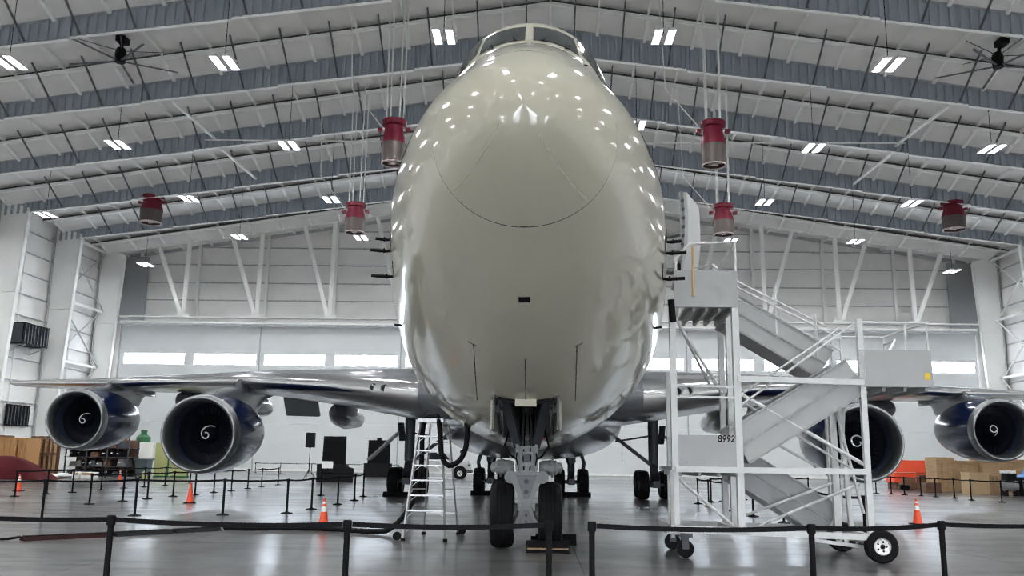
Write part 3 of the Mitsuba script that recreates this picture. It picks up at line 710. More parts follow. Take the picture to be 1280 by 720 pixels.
# torque links and steering
obj('torque_link', prism([(-.30, 1.42), (.30, 1.42), (.34, 1.36), (.10, .86), (.08, .78), (-.08, .78), (-.10, .86), (-.34, 1.36)], 'y', NY - .34, NY - .26), 'gear', ng)
obj('torque_link', prism([(-.09, .84), (.09, .84), (.16, .6), (.30, .36), (.24, .30), (-.24, .30), (-.30, .36), (-.16, .6)], 'y', NY - .30, NY - .22), 'gear', ng)
obj('link_recess', prism([(-.20, 1.36), (.20, 1.36), (.05, .92), (-.05, .92)], 'y', NY - .344, NY - .339), 'hub', ng)
obj('link_recess', prism([(-.05, .72), (.05, .72), (.17, .40), (-.17, .40)], 'y', NY - .304, NY - .299), 'hub', ng)
for s in (-1, 1):
    for z, x in ((1.39, .27), (1.30, .24), (.80, .07), (.38, .22)): obj('bolt', lathevf([(0, 0), (.03, .022), (.03, 0)][::-1] if 0 else [(0, .022), (.03, .022), (.03, 0)], (s * x, NY - .34 if z > .9 else NY - .30, z), (0, -1, 0), 8), 'gear', ng)
for z in (1.24, 1.05, .5, .62):
    obj('lightening_hole', lathevf([(0, 0), (0, .045 if z > 1 else .03)], (0, NY - .350 if z > .9 else NY - .310, z), (0, 1, 0), 14), 'gear_dark', ng)
for s in (-1, 1):
    obj('steering_actuator', MB().lathe([(0, 0), (0, .11), (.1, .14), (.32, .14), (.36, .10), (.42, .10), (.46, 0)], (s * .24, NY - .12, 1.50), (s, 0, 0), 18), 'gear', ng, smooth=35)
    obj('steering_ring', lathevf([(0, .15), (.05, .15), (.05, .19), (.09, .19), (.09, 0)], (s * .42, NY - .12, 1.50), (s, 0, 0), 18), 'gear', ng, smooth=35)
    obj('taxi_light', MB().lathe([(0, 0), (0, .10), (.08, .12), (.09, 0)], (s * .30, NY - .2, 1.32), (0, -1, 0), 16), 'gear', ng)
    obj('side_plate', boxvf((s * .18 - .03, NY - .4, 1.46), (s * .18 + .03, NY - .1, 1.98)), 'gear', ng)
    obj('drag_brace', barvf((s * .17, NY - .1, 1.92), (s * .36, NY - 2.95, 2.66), .15, .13), 'gear_dark', ng)
    obj('hydraulic_hose', tubevf([(s * .12, NY - .22, 1.6), (s * .3, NY - .4, 1.72), (s * .42, NY - .3, 1.9), (s * .34, NY - .2, 2.2)], .018, 6), 'black', ng)
    obj('door', prism([(.55, 2.12), (.585, 2.12), (.575, 2.64), (.54, 2.64)] if s > 0 else [(-.585, 2.12), (-.55, 2.12), (-.54, 2.64), (-.575, 2.64)], 'y', NY - 2.9, NY - 1.6), 'skin', ng)
    obj('brake_cover', lathevf([(0, 0), (0, .2), (.05, .22), (.08, .22), (.08, 0)], (s * .17, NY, .62), (s, 0, 0), 18), 'gear', ng)
obj('collar', MB().box((-.2, NY - .36, 1.42), (.2, NY - .05, 1.9)).box((-.13, NY - .42, 1.52), (.13, NY - .36, 1.8)), 'gear', ng)
obj('placard', boxvf((-.09, NY - .43, 1.6), (.09, NY - .421, 1.76)), 'gear_dark', ng)
for k, (a, b) in enumerate(((-.15, 1.95), (-.05, 1.92), (.06, 1.97), (.15, 1.93))):
    obj('hydraulic_hose', tubevf([(a, NY - .36, 1.45), (a * 1.3, NY - .44, 1.68), (a, NY - .3, b), (a * .6, NY - .2, 2.5)], .014, 6), 'black', ng)
obj('tow_fitting', MB().lathe([(-.3, 0), (-.3, .04), (.3, .04), (.3, 0)], (0, NY - .25, .33), (1, 0, 0), 12).box((-.18, NY - .3, .25), (.18, NY - .1, .42)), 'gear', ng)
obj('warning_flag', boxvf((.27, NY - .62, 2.0), (.31, NY - .6, 2.42)), 'red_cloth', ng)
obj('leg_cylinder', lathevf([(0, 0), (0, .17), (1.3, .17), (1.3, 0)], (0, NY - .05, 2.0), (0, .06, 1), 24), 'gear', ng, smooth=40)
for s in (-1, 1): obj('hydraulic_line', tubevf([(s * .12, NY - .24, 1.95), (s * .13, NY - .25, 2.5), (s * .12, NY - .2, 3.1)], .02, 6), 'black', ng)
# wheel well and its lip
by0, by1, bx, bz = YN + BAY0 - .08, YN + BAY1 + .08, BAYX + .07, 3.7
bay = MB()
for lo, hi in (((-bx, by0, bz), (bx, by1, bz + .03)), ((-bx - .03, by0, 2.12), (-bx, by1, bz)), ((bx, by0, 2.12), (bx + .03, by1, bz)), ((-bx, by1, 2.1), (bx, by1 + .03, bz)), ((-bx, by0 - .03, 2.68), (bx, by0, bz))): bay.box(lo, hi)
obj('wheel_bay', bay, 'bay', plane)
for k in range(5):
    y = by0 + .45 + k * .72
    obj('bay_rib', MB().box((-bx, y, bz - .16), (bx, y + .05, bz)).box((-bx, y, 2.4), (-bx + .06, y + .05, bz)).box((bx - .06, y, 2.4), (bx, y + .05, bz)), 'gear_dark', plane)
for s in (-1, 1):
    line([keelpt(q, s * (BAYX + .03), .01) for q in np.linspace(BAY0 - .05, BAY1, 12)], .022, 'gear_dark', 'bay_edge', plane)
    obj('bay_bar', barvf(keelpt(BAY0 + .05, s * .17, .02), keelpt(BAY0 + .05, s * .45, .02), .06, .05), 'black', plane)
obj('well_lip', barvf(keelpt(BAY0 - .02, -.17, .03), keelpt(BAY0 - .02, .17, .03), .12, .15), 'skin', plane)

def main_gear(x, y, zt, lean, s, body):
    g = obj('main_gear', MB().lathe([(0, 0), (0, .17), (.9, .17), (.9, .22), (zt - .62, .24), (zt - .62, 0)], (x, y, .62), (lean, 0, 1), 18)
            .box((x - .15, y - .95, .5), (x + .15, y + .95, .78)), 'gear_dark', plane, smooth=40)
    note(g, f'dark main landing gear leg with four black tyres under the {"belly" if body else "wing root"}, {"left" if s < 0 else "right"} side')
    for dy in (-.735, .735):
        obj('axle', lathevf([(-.62, 0), (-.62, .07), (.62, .07), (.62, 0)], (x, y + dy, .62), (1, 0, 0), 12), 'gear_dark', g)
        for dx in (-.56, .56): wheel(g, x + dx, y + dy)
    obj('torque_link', MB().bar((x, y - .25, 1.5), (x, y - .55, 1.1), .3, .07).bar((x, y - .55, 1.1), (x, y - .2, .75), .3, .07), 'gear_dark', g)
    if not body:
        obj('side_brace', MB().bar((x - s * .15, y - .1, 1.5), (x - s * 2.1, y + .2, 3.0), .13, .16).bar((x - s * .2, y - .12, 2.75), (x - s * 1.7, y + .15, 2.5), .08, .08).bar((x - s * 1.4, y, 2.5), (x - s * 1.4, y, 1.6), .02, .02), 'gear_dark', g)
        obj('door', barvf((x + s * .45, y - .5, 2.75), (x + s * 1.75, y - .4, 1.55), .07, .9, (0, 1, .0)), 'mid_steel', g)
        obj('door_link', barvf((x + s * .4, y - .2, 3.2), (x + s * .3, y - .3, 2.4), .28, .1), 'gear_dark', g)
    else:
        obj('drag_brace', MB().bar((x, y - .1, 1.2), (x - s * .3, y - 1.5, 1.95), .14, .14).tube([(x + s * .5, y, 1.9), (x + s * .62, y - .1, 1.5), (x + s * .55, y, 1.1)], .09, 8), 'gear_dark', g)
for s in (-1, 1):
    main_gear(s * 5.5, 41.1, 3.5, 0, s, False)
    main_gear(s * 1.92, 44.0, 2.0, 0, s, True)

# ------------------------------------------------------------------ boarding stairs beside the door
stp = thing('boarding_stairs', 'white zigzag boarding stairs on wheels at the open aircraft door', 'stairs')
Y0, Y1 = 16.0, 17.95                          # front and rear frame
def sbar(p, q, w=.09, h=.09, m='stair_post', name='beam', up=(0, 1, 0)): return obj(name, barvf(p, q, w, h, up), m, stp)
XA, XB, XC, XD = 2.60, 3.72, 5.80, 5.92
sbar((XA, Y0, .42), (XA, Y0, 4.46), .11, .11, name='post'); sbar((XB, Y0, .42), (XB, Y0, 4.46), .12, .12, name='post')
sbar((XD, Y0, .42), (XD, Y0, 4.2), .10, .10, name='post')
sbar((XB + .06, Y0 + .85, .42), (XB + .06, Y0 + .85, 4.40), .10, .10, name='post'); sbar((XB + .14, Y1, .42), (XB + .14, Y1, 4.40), .10, .10, name='post')
sbar((XC - .15, Y0 + .9, .42), (XC - .15, Y0 + .9, 3.0), .12, .12, name='post'); sbar((XC + .10, Y0 + .9, .42), (XC - .02, Y0 + .9, 3.0), .08, .08, name='post')
sbar((XD, Y1, .42), (XD, Y1, 3.0), .11, .11, name='post'); sbar((XA + .2, Y1, .42), (XA + .2, Y1, 3.4), .10, .10, name='post')
# base frame
for y in (Y0, Y1):
    sbar((XA - .05, y, .50), (XD + .15, y, .42), .10, .12, name='base_rail')
for x, z in ((XA, .5), (XB, .47), (XD, .42)): sbar((x, Y0, z), (x, Y1, z), .09, .1, name='base_rail')
sbar((XA - .1, Y0 - .12, .55), (XB + .2, Y0 - .12, .52), .06, .06, name='base_rail')
sbar((5.0, Y0 + .3, .34), (6.0, Y0 + .3, .22), .06, .06, name='base_rail')
# landings: floor, side panel, rails
def landing(x0, x1, z, ph, m='stair'):
    obj('landing_floor', boxvf((x0, Y0, z - .06), (x1, Y1, z)), 'alu', stp)
    obj('landing_panel', boxvf((x0, Y0 - .05, z), (x1, Y0 - .02, z + ph)), m, stp)
    obj('landing_edge', boxvf((x0, Y0 - .07, z - .09), (x1, Y0 + .03, z + .01)), 'stair', stp)
    for k in range(4):
        obj('landing_joist', barvf((x0 + .08 + k * (x1 - x0 - .16) / 3, Y0 + .05, z - .11), (x0 + .08 + k * (x1 - x0 - .16) / 3, Y1 - .05, z - .11), .05, .1), 'stair_grey', stp)
landing(XA + .02, XB + .06, 1.56, .55)
landing(XD - .06, 7.14, 3.08, .56)
obj('landing_floor', prism([(2.86, Y0), (3.77, Y0), (3.77, Y1), (3.02, Y1)], 'z', 4.44, 4.50), 'alu', stp)
obj('landing_panel', boxvf((2.64, Y0 - .05, 4.47), (3.77, Y0 - .02, 5.05)), 'stair', stp)
obj('landing_edge', boxvf((2.64, Y0 - .07, 4.38), (3.77, Y0 + .03, 4.48)), 'stair', stp)
for k in range(4): obj('landing_joist', barvf((3.0 + k * .23, Y0 + .05, 4.38), (3.1 + k * .22, Y1 - .05, 4.38), .05, .12), 'stair_grey', stp)
for k in range(5):
    obj('panel_rivet', lathevf([(0, 0), (.006, .012), (0.006, 0)][::-1], (3.9 - 1.2 * k / 4 - .2, Y0 - .05, 1.65), (0, -1, 0), 8), 'stair_grey', stp)
# long rails across the frame
sbar((XA, Y0 - .06, 1.52), (XD, Y0 - .06, 1.52), .10, .12); sbar((XB, Y0 - .06, 3.10), (XD, Y0 - .06, 3.06), .10, .12)
sbar((XA, Y1, 1.52), (XD, Y1, 1.52), .09, .09); sbar((XA + .2, Y1, 3.3), (XB, Y1, 3.3), .07, .07)
sbar((XA, Y0, 2.98), (XB, Y0, 2.96), .04, .04); sbar((XA, Y0, 2.78), (XB, Y0, 2.77), .04, .04)
# flights: stringers, treads, underside, hand rails
def flight(p, q, y0, y1, w, rails=True, m='stair', lean=1):
    """p: foot of the walking line at the lower landing, q: at the upper landing (x, z)"""
    p, q = np.array(p, float), np.array(q, float); d = (q - p) / np.linalg.norm(q - p); n = np.array([-d[1], d[0]]); n *= np.sign(n[1])
    n_ = int(round((q[1] - p[1]) / .2))
    for y in (y0, y1):
        poly = [p - n * w * .35, q - n * w * .35, q + n * w * .65, p + n * w * .65]
        if (q - p)[0] < 0: poly = poly[::-1]
        obj('stringer', prism([tuple(a) for a in poly], 'y', y - .02, y + .02), m, stp)
        for o in (-.35, .15, .65):
            a, b = p + n * w * o, q + n * w * o
            obj('stringer_rib', barvf((a[0], y - .03, a[1]), (b[0], y - .03, b[1]), .03, .04, (0, 1, 0)), 'stair_grey', stp)
    for k in range(n_ + 1):
        c = p + (q - p) * k / max(n_, 1)
        obj('tread', boxvf((c[0] - .13, y0 + .02, c[1] - .03), (c[0] + .13, y1 - .02, c[1])), 'alu', stp)
    a, b = p - n * w * .36, q - n * w * .36
    obj('underside', barvf((a[0], (y0 + y1) / 2, a[1]), (b[0], (y0 + y1) / 2, b[1]), .02, y1 - y0, (0, 1, 0)), 'alu', stp)
    return p, q, n
flight((3.77, 1.84), (5.88, 3.10), Y0 + .02, Y0 + .85, .66)
flight((5.60, 3.42), (3.86, 4.46), Y1 - .85, Y1, .60)
flight((5.55, .52), (3.95, 1.50), Y1 - .85, Y1, .62, m='stair_grey')
# hand rails
def rail(pts, r=.022): obj('handrail', tubevf(pts, r, 8), 'stair_post', stp)
rail([(3.76, Y1 - .86, 5.10), (5.98, Y1 - .86, 3.98)]); rail([(3.78, Y1 - .86, 4.86), (5.95, Y1 - .86, 3.76)]); rail([(3.76, Y1, 5.5), (5.98, Y1, 4.35)])
for x, z in ((4.75, 4.0), (5.5, 3.6), (5.95, 3.3)): rail([(x, Y1 - .86, z), (x, Y1 - .86, z + 1.0 - (x - 4.7) * .15)])
rail([(XB, Y0, 2.6), (XD - .1, Y0 + .02, 4.10)]); rail([(XB + .05, Y0 + .85, 2.75), (XD - .05, Y0 + .85, 4.15)])
rail([(5.9, Y0 + .02, 4.14), (7.12, Y0 + .02, 4.14), (7.12, Y0 + .02, 3.5)]); rail([(5.9, Y0, 3.5), (5.9, Y0, 4.16)])
rail([(6.45, Y0 + .1, 3.6), (6.9, Y0 + .9, 3.95), (7.12, Y1, 4.0)]); rail([(6.75, Y0 + .05, 3.6), (6.75, Y0 + .05, 4.12)]); rail([(7.1, Y0, 4.14), (7.1, Y1, 4.14), (7.1, Y1, 3.1)]); rail([(6.0, Y1, 4.14), (7.1, Y1, 4.14)])
rail([(2.68, Y0, 4.5), (2.68, Y0, 5.27), (2.95, Y0, 5.56), (3.76, Y0, 5.60), (3.76, Y0, 4.5)], .03); rail([(3.0, Y1, 4.5), (3.1, Y1, 5.5), (3.76, Y1, 5.6), (3.76, Y1, 4.5)], .03); rail([(3.76, Y0, 5.6), (3.66, Y0 + 1.0, 5.3), (3.76, Y1, 5.6)], .025)
obj('gate_pole', tubevf([(2.98, Y0 - .06, 4.58), (2.99, Y0 - .06, 5.5)], .025, 8), 'carton', stp)
# cross braces
for p, q, r in (((XB, Y0 + .03, 2.88), (XD, Y0 + .03, 1.62), .035), ((XB + .2, Y0 + .4, 2.7), (XD - .1, Y0 + .4, 1.55), .025), ((XB + .5, Y0 + .86, 2.2), (XC - .3, Y0 + .86, 1.5), .025),
                ((XA, Y0 + .05, 4.3), (XB - .1, Y0 + .8, 2.9), .028), ((XA, Y0, 1.40), (XB - .1, Y0 + .05, .55), .03), ((XB, Y0 + .9, .6), (XD, Y0 + .9, 1.42), .028), ((XB + .4, Y0 + .45, .55), (XD, Y0 + .45, 1.30), .025),
                ((XC - .15, Y0 + .9, 3.0), (XD, Y0 + .3, .8), .03), ((XC - .1, Y0 + .9, .6), (XC + .1, Y0 + .9, 2.9), .03), ((XA + .1, Y0 + .6, 4.4), (XB - .1, Y1 - .1, 3.1), .025)):
    obj('cross_brace', tubevf([p, q], r, 8), 'stair_post', stp)
# bumpers at the door side
obj('bumper', tubevf([(2.75, Y0 + .1, 4.52), (2.75, Y0 + .1, 5.2)], .045, 10), 'black', stp); obj('bumper', tubevf([(2.60, Y0 - .1, 4.10), (2.57, Y0 - .1, 4.5)], .06, 10), 'black', stp)
# number on the lower landing panel, yellow tags
v = meshkit.text_mesh('8992', .11, .004, bold=True)
vv = np.array(v.vertices); w_ = vv[:, 0].max() - vv[:, 0].min()
vv = np.c_[vv[:, 0] - vv[:, 0].min() + vv[:, 1] * .12, np.full(len(vv), Y0 - .052) - vv[:, 2], vv[:, 1]]; vv[:, 0] *= .29 / w_; vv += [3.345, 0, 2.0]
note(obj('number', (vv, np.array(v.faces)), 'black', stp), 'black stencilled number')
obj('tag', boxvf((2.62, Y0 - .115, 1.5), (2.72, Y0 - .112, 1.55)), 'yellow', stp); obj('tag', boxvf((5.78, Y0 - .115, 1.48), (5.9, Y0 - .112, 1.56)), 'yellow', stp); obj('tag', boxvf((7.0, Y0 - .056, 3.12), (7.1, Y0 - .051, 3.24)), 'yellow', stp)
# wheels
def road_wheel(x, y, r, w, par, ax=(0, -1, 0)):
    k = obj('wheel', lathevf([(-w, r * .55), (-w, r * .9), (-w * .7, r), (w * .7, r), (w, r * .9), (w, r * .55), (w * .7, r * .52), (-w * .7, r * .52)], (x, y, r), ax, 32), 'rubber', par, smooth=40)
    obj('rim', MB().lathe([(w * .75, r * .56), (w * .9, r * .5), (w * .4, r * .42), (w * .4, r * .2), (w * .8, r * .18), (w * .8, 0)], (x, y, r), ax, 24), 'white_plain', k)
    for j in range(5):
        a = j * 2 * math.pi / 5; p = np.array([x, y, r]) + r * .29 * np.array([math.cos(a), 0, math.sin(a)])
        obj('rim_hole', lathevf([(0, 0), (0, r * .07)], p + np.array(ax) * (w * .41), (-ax[0], -ax[1], -ax[2]), 10), 'black', k)
    obj('hub_cap', lathevf([(w * .8, r * .15), (w * 1.1, r * .12), (w * 1.1, 0)], (x, y, r), ax, 14), 'black', k)
    return k
road_wheel(6.07, 15.98, .275, .09, stp); road_wheel(6.07, 18.0, .275, .09, stp)
obj('axle', tubevf([(6.07, 16.0, .275), (6.07, 18.0, .275)], .03, 8), 'stair', stp)
obj('axle_bracket', MB().bar((5.7, 16.15, .42), (6.07, 16.12, .28), .05, .09), 'stair', stp)
for y in (16.35, 17.8):
    obj('caster', lathevf([(-.05, 0), (-.05, .12), (-.04, .15), (.04, .15), (.05, .12), (.05, 0)], (2.80, y, .15), (0, -1, 0), 20), 'rubber', stp, smooth=40)
    obj('caster_fork', MB().box((2.74, y - .08, .15), (2.86, y - .06, .36)).box((2.74, y + .06, .15), (2.86, y + .08, .36)).box((2.68, y - .1, .35), (2.92, y + .1, .44)), 'gear_dark', stp)
obj('jack', MB().box((2.50, 15.9, .36), (2.56, 16.0, 1.5)).box((2.40, 15.8, .44), (2.6, 16.1, .50)), 'stair', stp)

# ------------------------------------------------------------------ step ladder
ld = thing('step_ladder', 'tall silver aluminium step ladder standing under the left side of the nose', 'ladder')
LX, LY = -2.12, 18.75
fr_ = lambda u, s: np.array([LX + .05 + s * (.43 - .20 * u), LY - .05 + .62 * u, 2.42 * u])
bk_ = lambda u, s: np.array([LX + .22 + s * (.38 - .18 * u), LY + 1.65 - .95 * u, 2.36 * u])
for s in (-1, 1):
    obj('front_rail', barvf(fr_(.01, s), fr_(1, s), .035, .08), 'alu', ld); obj('rear_rail', barvf(bk_(.01, s), bk_(1, s), .03, .05), 'alu', ld)
    obj('foot', MB().box(fr_(0, s) - [.04, .06, 0], fr_(0, s) + [.04, .06, .05]), 'black', ld); obj('foot', MB().box(bk_(0, s) - [.04, .05, 0], bk_(0, s) + [.04, .05, .05]), 'black', ld)
    obj('spreader', barvf(fr_(.42, s) + [s * .03, 0, 0], bk_(.42, s), .01, .03), 'alu', ld)
for k in range(1, 8):
    u = k / 8.0; a, b = fr_(u, -1), fr_(u, 1)
    obj('step', MB().box((a[0], a[1] - .05, a[2] - .03), (b[0], a[1] + .06, a[2])), 'alu', ld)
    for s, e in ((1, a), (-1, b)): obj('step_brace', barvf(e + [s * .14, 0, -.03], e + [0, -.01, -.14], .02, .01), 'alu', ld)
for u in (.2, .36, .52, .68, .84): obj('rear_bar', barvf(bk_(u, -1), bk_(u, 1), .03, .03), 'alu', ld)
a = fr_(1, 0); obj('top_cap', MB().box((a[0] - .27, a[1] - .08, a[2] - .02), (a[0] + .27, a[1] + .22, a[2] + .06)), 'alu', ld)
obj('caster', lathevf([(-.025, 0), (-.025, .085), (.025, .085), (.025, 0)], fr_(0, -1) + [-.13, .06, .085], (0, 1, .0), 16), 'black', ld)
obj('caster', lathevf([(-.025, 0), (-.025, .085), (.025, .085), (.025, 0)], bk_(0, 1) + [.08, .1, .085], (0, 1, .0), 16), 'black', ld)

# ------------------------------------------------------------------ black hose from the aircraft over the ladder to the floor
def smooth_path(P, n=80):
    P = np.array(P, float); d = np.r_[0, np.cumsum(np.linalg.norm(np.diff(P, axis=0), axis=1))]
    return np.stack([PchipInterpolator(d, P[:, k])(np.linspace(0, d[-1], n)) for k in range(3)], -1)
def P_at(x, y, Y):
    d = _f + _r * (x - 640) / FPX + _u * (360 - y) / FPX
    return CAM + d * (Y / d[1])
hs = thing('power_hose', 'thick black hose plugged into the aircraft belly, draped over the silver ladder', 'hose')
obj('hose', tubevf(smooth_path([(-1.25, 18.9, 2.32), (-1.27, 18.9, 1.95), (-1.40, 18.95, 1.62), (-1.62, 19.0, 1.50), (-1.80, 19.1, 1.70), (-1.86, 19.2, 2.2), (-1.95, 19.35, 2.54), (-2.15, 19.5, 2.55), (-2.30, 19.75, 2.2), (-2.32, 19.9, 1.5), (-2.45, 19.95, .85), (-2.75, 19.95, .32), (-3.1, 20.0, .08), (-3.6, 20.2, .06), (-4.6, 20.7, .06), (-5.6, 20.6, .06), (-6.3, 20.42, .06), (-6.76, 20.55, .06)], 120), .055, 10), 'black', hs, smooth=True)
obj('plug', MB().box((-1.32, 18.82, 2.30), (-1.18, 18.98, 2.46)), 'black', hs)
obj('socket_cover', boxvf((-1.38, 18.76, 2.40), (-1.12, 19.0, 2.68)), 'skin', plane)
obj('strap', lathevf([(-.03, 0), (-.03, .07), (.03, .07), (.03, 0)], (-1.33, 18.92, 1.78), (.2, 0, 1), 12), 'black', hs)
for k, (p, q, m, lab) in enumerate((((-9.6, 17.42), (-8.45, 18.6), 'ramp', 'dark reddish cable ramp on the floor at the far left'), ((-8.4, 18.65), (-7.62, 19.6), 'blackmatte', 'black cable ramp on the floor, middle of three in a line'), ((-7.58, 19.65), (-6.9, 20.5), 'blackmatte', 'black cable ramp on the floor, nearest to the black hose'))):
    d = np.array(q) - p; L = np.linalg.norm(d); W = T().translate([p[0], p[1], 0]).rotate([0, 0, 1], math.degrees(math.atan2(d[1], d[0])))
    t = thing('cable_ramp', lab, 'cable ramp', 'cable ramps on the floor')
    obj('body', shape(prism([(-.17, 0), (.17, 0), (.09, .075), (-.09, .075)], 'x', 0.01, L - .01)), m, t, to_world=W)
    obj('lid', shape(boxvf((.03, -.075, .076), (L - .03, .075, .09))), 'black', t, to_world=W)
note(obj('cable', tubevf(smooth_path([(-9.62, 17.4, .07), (-9.9, 17.35, .03), (-10.4, 17.9, .025), (-12, 19.5, .025)], 20), .025, 8), 'black'), 'black cable leaving the reddish cable ramp at the left edge', 'cable')

# ------------------------------------------------------------------ belt stanchions
S_BASE = shape(lathevf([(0, 0), (0, .17), (.012, .175), (.03, .15), (.05, .06), (.06, .04), (.06, 0)], (0, 0, 0), (0, 0, 1), 24), 40)
S_POST = shape(lathevf([(.05, 0), (.05, .032), (.90, .032), (.90, 0)], (0, 0, 0), (0, 0, 1), 14), 40)
S_HEAD = shape(lathevf([(.895, 0), (.895, .04), (.905, .046), (.99, .046), (1.0, .04), (1.0, 0)], (0, 0, 0), (0, 0, 1), 16), 40)
def stanchions(pts, row, belts=True, skip=(), words=None):
    n = len(pts)
    for i, (x, y) in enumerate(pts):
        lab = words[i] if words else f'black belt stanchion, {ORD[i]} {row}'
        t = thing('stanchion', lab, 'stanchion', 'black belt stanchions')
        W = T().translate([x, y, 0])
        obj('base', S_BASE, 'black', t, to_world=W); obj('post', S_POST, 'black', t, to_world=W); obj('head', S_HEAD, 'black', t, to_world=W)
        if i + 1 < n and i not in skip and belts:
            a, b = np.array([x, y]), np.array(pts[i + 1]); L = np.linalg.norm(b - a); d = (b - a) / L; G = []
            nn = np.array([-d[1], d[0]]) * .002
            for u in np.linspace(0, 1, 11):
                c = a + d * (.05 + u * (L - .1)); z = .955 - .012 * L * 4 * u * (1 - u)
                G.append([[*(c - nn), z - .026], [*(c - nn), z + .026], [*(c + nn), z + .026], [*(c + nn), z - .026]])
            obj('belt', loft(G), 'black', t)
stanchions([(-7.3, 10.6), (-4.39, 9.81), (-1.81, 9.65), (.31, 10.02)], '', words=['black belt stanchion just beyond the left edge, front rope line', 'black belt stanchion in the left foreground, nearest row', 'black belt stanchion in the foreground left of the step ladder', 'black belt stanchion in the foreground before the right nose tyre'])
stanchions([(.77, 10.0), (3.17, 10.17), (4.99, 11.12), (8.0, 12.4)], '', words=['black belt stanchion in the foreground just right of the nose wheels', 'black belt stanchion in the foreground before the boarding stairs', 'black belt stanchion in the right foreground beside the stairs wheel', 'black belt stanchion just beyond the right edge, front rope line'])
stanchions([(-14.8, 22.4), (-12.13, 22.75), (-10.66, 24.73), (-8.56, 25.62), (-7.07, 26.77), (-6.88, 28.95), (-6.72, 32.06), (-6.74, 35.15), (-7.08, 38.78), (-8.99, 39.2)], 'from the left along the second rope line')
stanchions([(-14.5, 30.0), (-14.3, 31.99), (-14.26, 33.94), (-14.18, 36.16), (-13.95, 37.89), (-14.1, 40.55), (-14.01, 42.64), (-14.3, 46.0), (-14.5, 49.0), (-14.6, 52.5)], 'from the front in the line left of centre')
stanchions([(-19.44, 34.22), (-19.49, 36.57), (-19.4, 38.42), (-19.55, 41.31), (-19.8, 44.2), (-19.62, 46.07), (-19.7, 48.87), (-19.9, 53.0)], 'from the front in the line below the left engines')
stanchions([(-27.0, 88.5), (-24.5, 88.3), (-21.5, 88.5), (-18.6, 88.3), (-15.8, 88.5), (-13.0, 88.4)], 'from the left in the distant line before the door')
stanchions([(7.1, 19.6), (7.05, 22.8), (7.13, 25.98), (6.95, 28.77), (6.85, 32.0), (6.76, 35.0), (6.7, 36.9)], 'from the front in the line behind the stairs', skip=(1,))
stanchions([(7.52, 38.46), (8.18, 39.4), (9.55, 41.4), (10.48, 41.72), (13.2, 44.0)], 'from the left in the short line seen under the stairs')
stanchions([(19.9, 53.5), (20.3, 52.3), (20.6, 51.2), (21.0, 50.0), (21.3, 48.9), (21.5, 47.2), (21.3, 45.0), (21.7, 42.9), (22.5, 40.5)], 'from the back in the line at the right')

# ------------------------------------------------------------------ traffic cones
C_BODY = shape(lathevf([(.03, .13), (.03, .125), (.68, .028), (.70, .02), (.70, 0)], (0, 0, 0), (0, 0, 1), 24), 40)
C_BASE = shape(MB().box((-.18, -.18, 0), (.18, .18, .03)))
def collar(z0, z1): return shape(lathevf([(z0, .129 - .148 * (z0 - .03)), (z1, .129 - .148 * (z1 - .03))], (0, 0, 0), (0, 0, 1), 24), True)
C_C1, C_C2 = collar(.40, .52), collar(.58, .63)
def cone(x, y, lab, white=True, base='black', rz=10):
    t = thing('traffic_cone', lab, 'traffic cone', 'orange traffic cones'); W = T().translate([x, y, 0]).rotate([0, 0, 1], rz)
    obj('body', C_BODY, 'orange', t, to_world=W); obj('base', C_BASE, base, t, to_world=W)
    if white: obj('collar', C_C1, 'cone_white', t, to_world=W); obj('collar', C_C2, 'cone_white', t, to_world=W)
cone(-11.78, 31.62, 'plain orange traffic cone on the open floor below the left inner engine', False)
cone(-4.7, 21.2, 'white-collared orange cone just behind the front belt, near the hose', True, 'orange')
cone(-22.1, 39.1, 'white-collared orange cone at the far left, before the dark red tarp')
cone(-24.8, 54.6, 'white-collared orange cone before the dark equipment rack at the left')
cone(11.0, 26.4, 'white-collared orange cone on the floor at the right, beyond the boarding stairs', True)

# ------------------------------------------------------------------ wheel chocks
def chock(x, y, L, W_, lab, stripe=True):
    t = thing('wheel_chock', lab, 'wheel chock', 'black wheel chocks')
    obj('body', prism([(y - W_ / 2, 0), (y + W_ / 2, 0), (y + W_ * .35, .2), (y - W_ * .2, .2)], 'x', x - L / 2, x + L / 2), 'black', t)
    if stripe: obj('stripe', boxvf((x - L / 2 + .02, y - W_ / 2 - .012, .06), (x + L / 2 - .02, y - W_ / 2 + .012, .09)), 'tan', t)
chock(.40, 16.86, .78, .3, 'black chock with a tan stripe wedged before the right nose tyre')
chock(.54, 18.42, .9, .3, 'black chock behind the right nose tyre', False)
chock(-5.5, 39.5, 1.7, .34, 'black chock before the main wheels left of the ladder', False)
chock(-1.92, 42.4, 1.7, .34, 'black chock before the belly wheels, left of the nose gear', False)
chock(1.92, 42.4, 1.7, .34, 'black chock before the belly wheels, right of the nose gear', False)

